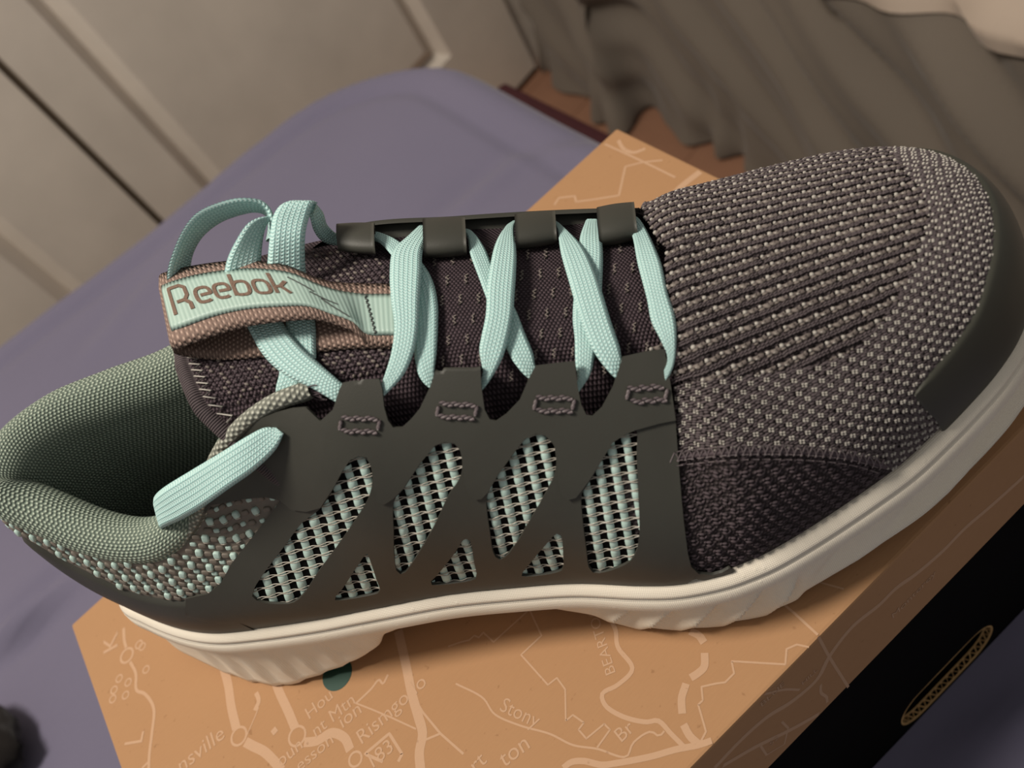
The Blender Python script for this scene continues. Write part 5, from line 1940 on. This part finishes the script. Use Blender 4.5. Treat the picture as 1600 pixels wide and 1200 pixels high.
# piping ridge and drop beyond the outline
drop = np.where(sd > 0, 40 * (np.sqrt(1 + (sd / 14.0) ** 2) - 1) + 0 * sd, 0)
Z = Z - np.clip(drop, 0, 300) - 5 * np.exp(-((sd + 26) / 5.0) ** 2) + 2.5 * np.exp(-((sd + 8) / 9.0) ** 2)
bed_o = empty('bed', (0, 300, FLOOR_Z), 'bed with a lavender-grey fitted sheet under the shoe box', 'bed')
keep = sd < 42
Vb = np.stack([X, Y, Z], -1).reshape(-1, 3)
Fb = grid_faces(200, 230)
kf = keep.reshape(-1)[Fb].all(1)
v_, f_, _ = sub_mesh(Vb, Fb, np.zeros((len(Vb), 2)), kf)
sheet = new_obj('fitted_sheet', v_, f_, MT['sheet'], bed_o)
mbx = MB()
rbox(mbx, (-700, -500, BEDZ - 190), (205, 700, BEDZ - 26), 30)
mbx.build('mattress', MT['sheet'], bed_o)
mbx = MB()
rbox(mbx, (-700, -500, FLOOR_Z + 60), (195, 690, BEDZ - 188), 8)
bb = mbx.build('bed_base', MT['frame'], bed_o, smooth=False)
mbx = MB()
rbox(mbx, (196, -500, BEDZ - 130), (277, 735, BEDZ - 88), 6)
mbx.build('side_rail', MT['frame'], bed_o, smooth=False)
for lx in (-640, 150):
    for ly in (-440, 630):
        mbx = MB()
        rbox(mbx, (lx, ly, FLOOR_Z), (lx + 45, ly + 45, FLOOR_Z + 62), 3)
        mbx.build('leg', MT['frame'], bed_o, smooth=False)

# dark thing lying on the bed at the lower left border of the photograph
Pd = onz([(-22, 1196)], BEDZ)[0]
Vs, Fs_ = sphere_template(28, 16)
nz = np.array([1 + 0.10 * math.sin(5 * v[0] + 2 * v[1]) + 0.07 * math.sin(9 * v[1] - 4 * v[2]) for v in Vs])
Vd = Vs * nz[:, None] * np.array([46, 30, 17]) + np.array([0, 0, 15])
a_ = math.radians(-42)
Rz = np.array([[math.cos(a_), -math.sin(a_), 0], [math.sin(a_), math.cos(a_), 0], [0, 0, 1]])
Vd[:, 2] = np.maximum(Vd[:, 2], 0.5)
it = new_obj('cloth_bundle', Pd + Vd @ Rz.T, Fs_, MT['dark_item'], None)
tag(it, 'dark soft bundle on the bed at the lower left corner of the photograph', 'cloth')

# ------------------------------------------------------------------ floor, doors, wall
FL = FLOOR_Z
WD = np.array([0.9815, 0.1915, 0.0])             # along the wall
WN = np.array([0.1915, -0.9815, 0.0])            # out of the wall, into the room
WP = np.array([533.0, 1252.0, FL])
def wall_xy(px, d=0.0):
    P = onplane(px, WP + WN * d, WN)
    return np.stack([(P - WP) @ WD, P[:, 2] - FL], 1)
def wpt(x, z, d):
    return WP + WD * x + WN * d + np.array([0, 0, z])
def wall_box(mb, x0, x1, z0, z1, d0, d1, r=0):
    P = [wpt(x, z, d) for d in (d0, d1) for (x, z) in ((x0, z0), (x1, z0), (x1, z1), (x0, z1))]
    mb.add(P, [[0, 1, 2, 3], [7, 6, 5, 4], [0, 4, 5, 1], [1, 5, 6, 2], [2, 6, 7, 3], [3, 7, 4, 0]])
L1 = wall_xy([(0, 103), (235, 328)])[:, 0].mean()
L2 = wall_xy([(33, 0), (300, 272)])[:, 0].mean()
L3 = wall_xy([(650, 20), (688, 80)])[:, 0].mean()
L4 = wall_xy([(792, 0), (842, 110)])[:, 0].mean()
L0 = wall_xy([(10, 345), (70, 395)])[:, 0].mean()
zP = wall_xy([(690, 84)])[0, 1]
#print('wall', L0, L1, L2, L3, L4, zP)
DH = 2000.0
def bevel_ring(mb, x0, x1, z0, z1, d0, w, d1):
    """sloped moulding running round a panel opening"""
    o = [(x0, z0), (x1, z0), (x1, z1), (x0, z1)]
    i = [(x0 + w, z0 + w), (x1 - w, z0 + w), (x1 - w, z1 - w), (x0 + w, z1 - w)]
    m_ = [(x0 + w * .45, z0 + w * .45), (x1 - w * .45, z0 + w * .45), (x1 - w * .45, z1 - w * .45), (x0 + w * .45, z1 - w * .45)]
    V = [wpt(*p_, d0) for p_ in o] + [wpt(*p_, d1) for p_ in m_] + [wpt(*p_, d0 - 3) for p_ in i]
    F = []
    for k in range(4):
        j = (k + 1) % 4
        F += [[k, j, 4 + j, 4 + k], [4 + k, 4 + j, 8 + j, 8 + k]]
    F.append([8, 9, 10, 11])
    mb.add(V, F)
def door(name, x0, x1, px0, px1, pz0):
    e = MB()
    # stiles and rails around the panel
    T = 0.0
    for a in ((x0, px0, 12, DH), (px1, x1, 12, DH), (px0, px1, 12, pz0), (px0, px1, 960, 1080), (px0, px1, DH - 120, DH)):
        wall_box(e, *a, -35, T)
    d_ = e.build(name, MT['door'], None, smooth=False)
    tag(d_, kind='structure')
    for z0, z1 in ((pz0, 960), (1080, DH - 120)):
        m_ = MB()
        bevel_ring(m_, px0, px1, z0, z1, 0.0, 34, -16)
        m_.build('door_panel', MT['door'], d_, smooth=False)
    return d_
gp = 5.0
door('door_1', L1 + gp, L4 - 4, L2, L3 + 14, zP - 14)
door('door_2', L1 - gp - (L4 - L1), L1 - gp, L1 - (L3 + 14 - L1), L0 if L0 < L1 - 60 else L1 - 150, zP - 14)
e = MB()
wall_box(e, L1 - (L4 - L1) - 60, L4 + 10, 0, DH + 10, -60, -36.5)
wall_box(e, L1 - 9, L1 + 9, 12, DH, -36.5, -9)
g_ = e.build('trim_1', MT['gap'], None, smooth=False)
tag(g_, kind='structure')
e = MB()
wall_box(e, L4 + 2, 2400, 0, 2500, -50, -8)
wall_box(e, -2600, L1 - (L4 - L1) - 40, 0, 2500, -50, -8)
wall_box(e, L1 - (L4 - L1) - 40, L4 + 2, DH + 8, 2500, -50, -8)
w_ = e.build('wall_back', MT['wall'], None, smooth=False)
tag(w_, kind='structure')
# floor boards
fl = MB()
fl.box((-2600, -1500, FL - 30), (2600, 1900, FL - 1.2))
fo = fl.build('floor', MT['floor'], None, smooth=False)
tag(fo, kind='structure')
fyaw = math.atan2(WD[1], WD[0])
bw_ = 118.0
for k in range(-3, 7):
    # boards run along the wall, counted from the door outwards
    y0, y1 = 20 + k * bw_ * 1.0, 20 + (k + 1) * bw_ - 1.5
    P = [WP + WD * x + WN * y + np.array([0, 0, z]) for z in (-1.2, 0.0) for (x, y) in ((-900, y0), (700, y0), (700, y1), (-900, y1))]
    m_ = MB()
    m_.add(P, [[4, 5, 6, 7], [0, 1, 5, 4], [1, 2, 6, 5], [2, 3, 7, 6], [3, 0, 4, 7]])
    m_.build('floor_board', MT['floor'], fo, smooth=False)

# ------------------------------------------------------------------ the other bed: grey spread hanging to the floor
hem_px = [(838, 102), (862, 112), (886, 140), (905, 150), (935, 192), (955, 207), (985, 196), (1012, 172), (1040, 196), (1078, 222), (1115, 243), (1150, 268), (1200, 300), (1260, 345)]
hem = onz(hem_px, FL + 8)
ctr = catmull(hem, 120)
ctr_s = ctr.copy()
for _ in range(40):
    ctr_s[1:-1] = (ctr_s[:-2] + ctr_s[1:-1] * 2 + ctr_s[2:]) / 4
# prolong towards the viewer so that the cloth leaves the frame
ext_d = ctr_s[-1] - ctr_s[-20]
ext_d /= np.linalg.norm(ext_d)
ext = np.array([ctr_s[-1] + ext_d * k for k in np.linspace(10, 900, 90)])
base_c = np.vstack([ctr_s, ext])
wav = np.vstack([ctr - ctr_s, np.zeros((90, 3))])
nb = len(base_c)
TOPZ = 326.0  # dark and pale cloth meet here, in place of a shadow edge
rows = []
def clear_wall(P):
    d_ = (P - WP) @ WN
    return P + np.clip(22 - d_, 0, None)[:, None] * WN
outd = np.cross(np.gradient(base_c, axis=0), np.array([0, 0, 1.0]))
outd /= np.linalg.norm(outd, axis=1)[:, None]
if outd[60] @ (CAM - base_c[60]) < 0:
    outd = -outd
Lc = np.concatenate([[0], np.cumsum(np.linalg.norm(np.diff(base_c, axis=0), axis=1))])
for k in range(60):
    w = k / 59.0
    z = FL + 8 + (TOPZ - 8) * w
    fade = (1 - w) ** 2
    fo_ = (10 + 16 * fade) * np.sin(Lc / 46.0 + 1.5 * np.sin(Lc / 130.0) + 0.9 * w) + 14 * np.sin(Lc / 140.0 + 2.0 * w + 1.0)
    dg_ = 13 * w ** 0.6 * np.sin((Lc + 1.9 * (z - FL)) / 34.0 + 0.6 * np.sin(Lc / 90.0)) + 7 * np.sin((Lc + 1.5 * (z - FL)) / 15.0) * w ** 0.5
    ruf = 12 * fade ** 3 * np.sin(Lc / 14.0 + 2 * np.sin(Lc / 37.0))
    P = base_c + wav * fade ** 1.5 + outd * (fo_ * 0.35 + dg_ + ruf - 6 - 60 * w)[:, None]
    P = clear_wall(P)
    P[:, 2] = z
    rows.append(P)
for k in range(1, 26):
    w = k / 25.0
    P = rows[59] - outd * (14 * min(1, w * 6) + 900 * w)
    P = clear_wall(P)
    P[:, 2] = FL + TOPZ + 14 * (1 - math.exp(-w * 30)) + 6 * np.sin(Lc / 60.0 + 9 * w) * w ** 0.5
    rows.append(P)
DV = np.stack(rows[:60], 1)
spread = new_obj('shaded_spread_side', DV.reshape(-1, 3), grid_faces(nb, DV.shape[1]), MT['spread_shade'], None)
tag(spread, 'warm grey side of the bedspread hanging in folds behind the shoe toe, shade painted into its colour', 'bedspread')
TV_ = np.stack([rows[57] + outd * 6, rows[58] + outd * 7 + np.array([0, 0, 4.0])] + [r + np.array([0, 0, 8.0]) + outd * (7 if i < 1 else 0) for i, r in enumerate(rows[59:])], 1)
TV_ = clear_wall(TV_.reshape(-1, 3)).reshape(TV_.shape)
bl = new_obj('lit_spread_top', TV_.reshape(-1, 3), grid_faces(nb, TV_.shape[1]), MT['lit_spread_top'], None)
tag(bl, 'pale top of the bedspread, light painted into its colour, at the upper right of the photograph', 'lit_spread_top')

#open('/tmp/dbg.txt', 'w').write(repr((L0, L1, L2, L3, L4, zP)) + repr([(k, [(int(np.interp(xx, proj(rows[k])[:,0], proj(rows[k])[:,1]))) for xx in (1300,1400,1500,1600)]) for k in range(0,60,3)]))
#print('top edge px', proj(rows[59][::25])[:].round().tolist(), 'z', TOPZ)

for o in scene.objects:
    if '_o' in o:
        del o['_o']
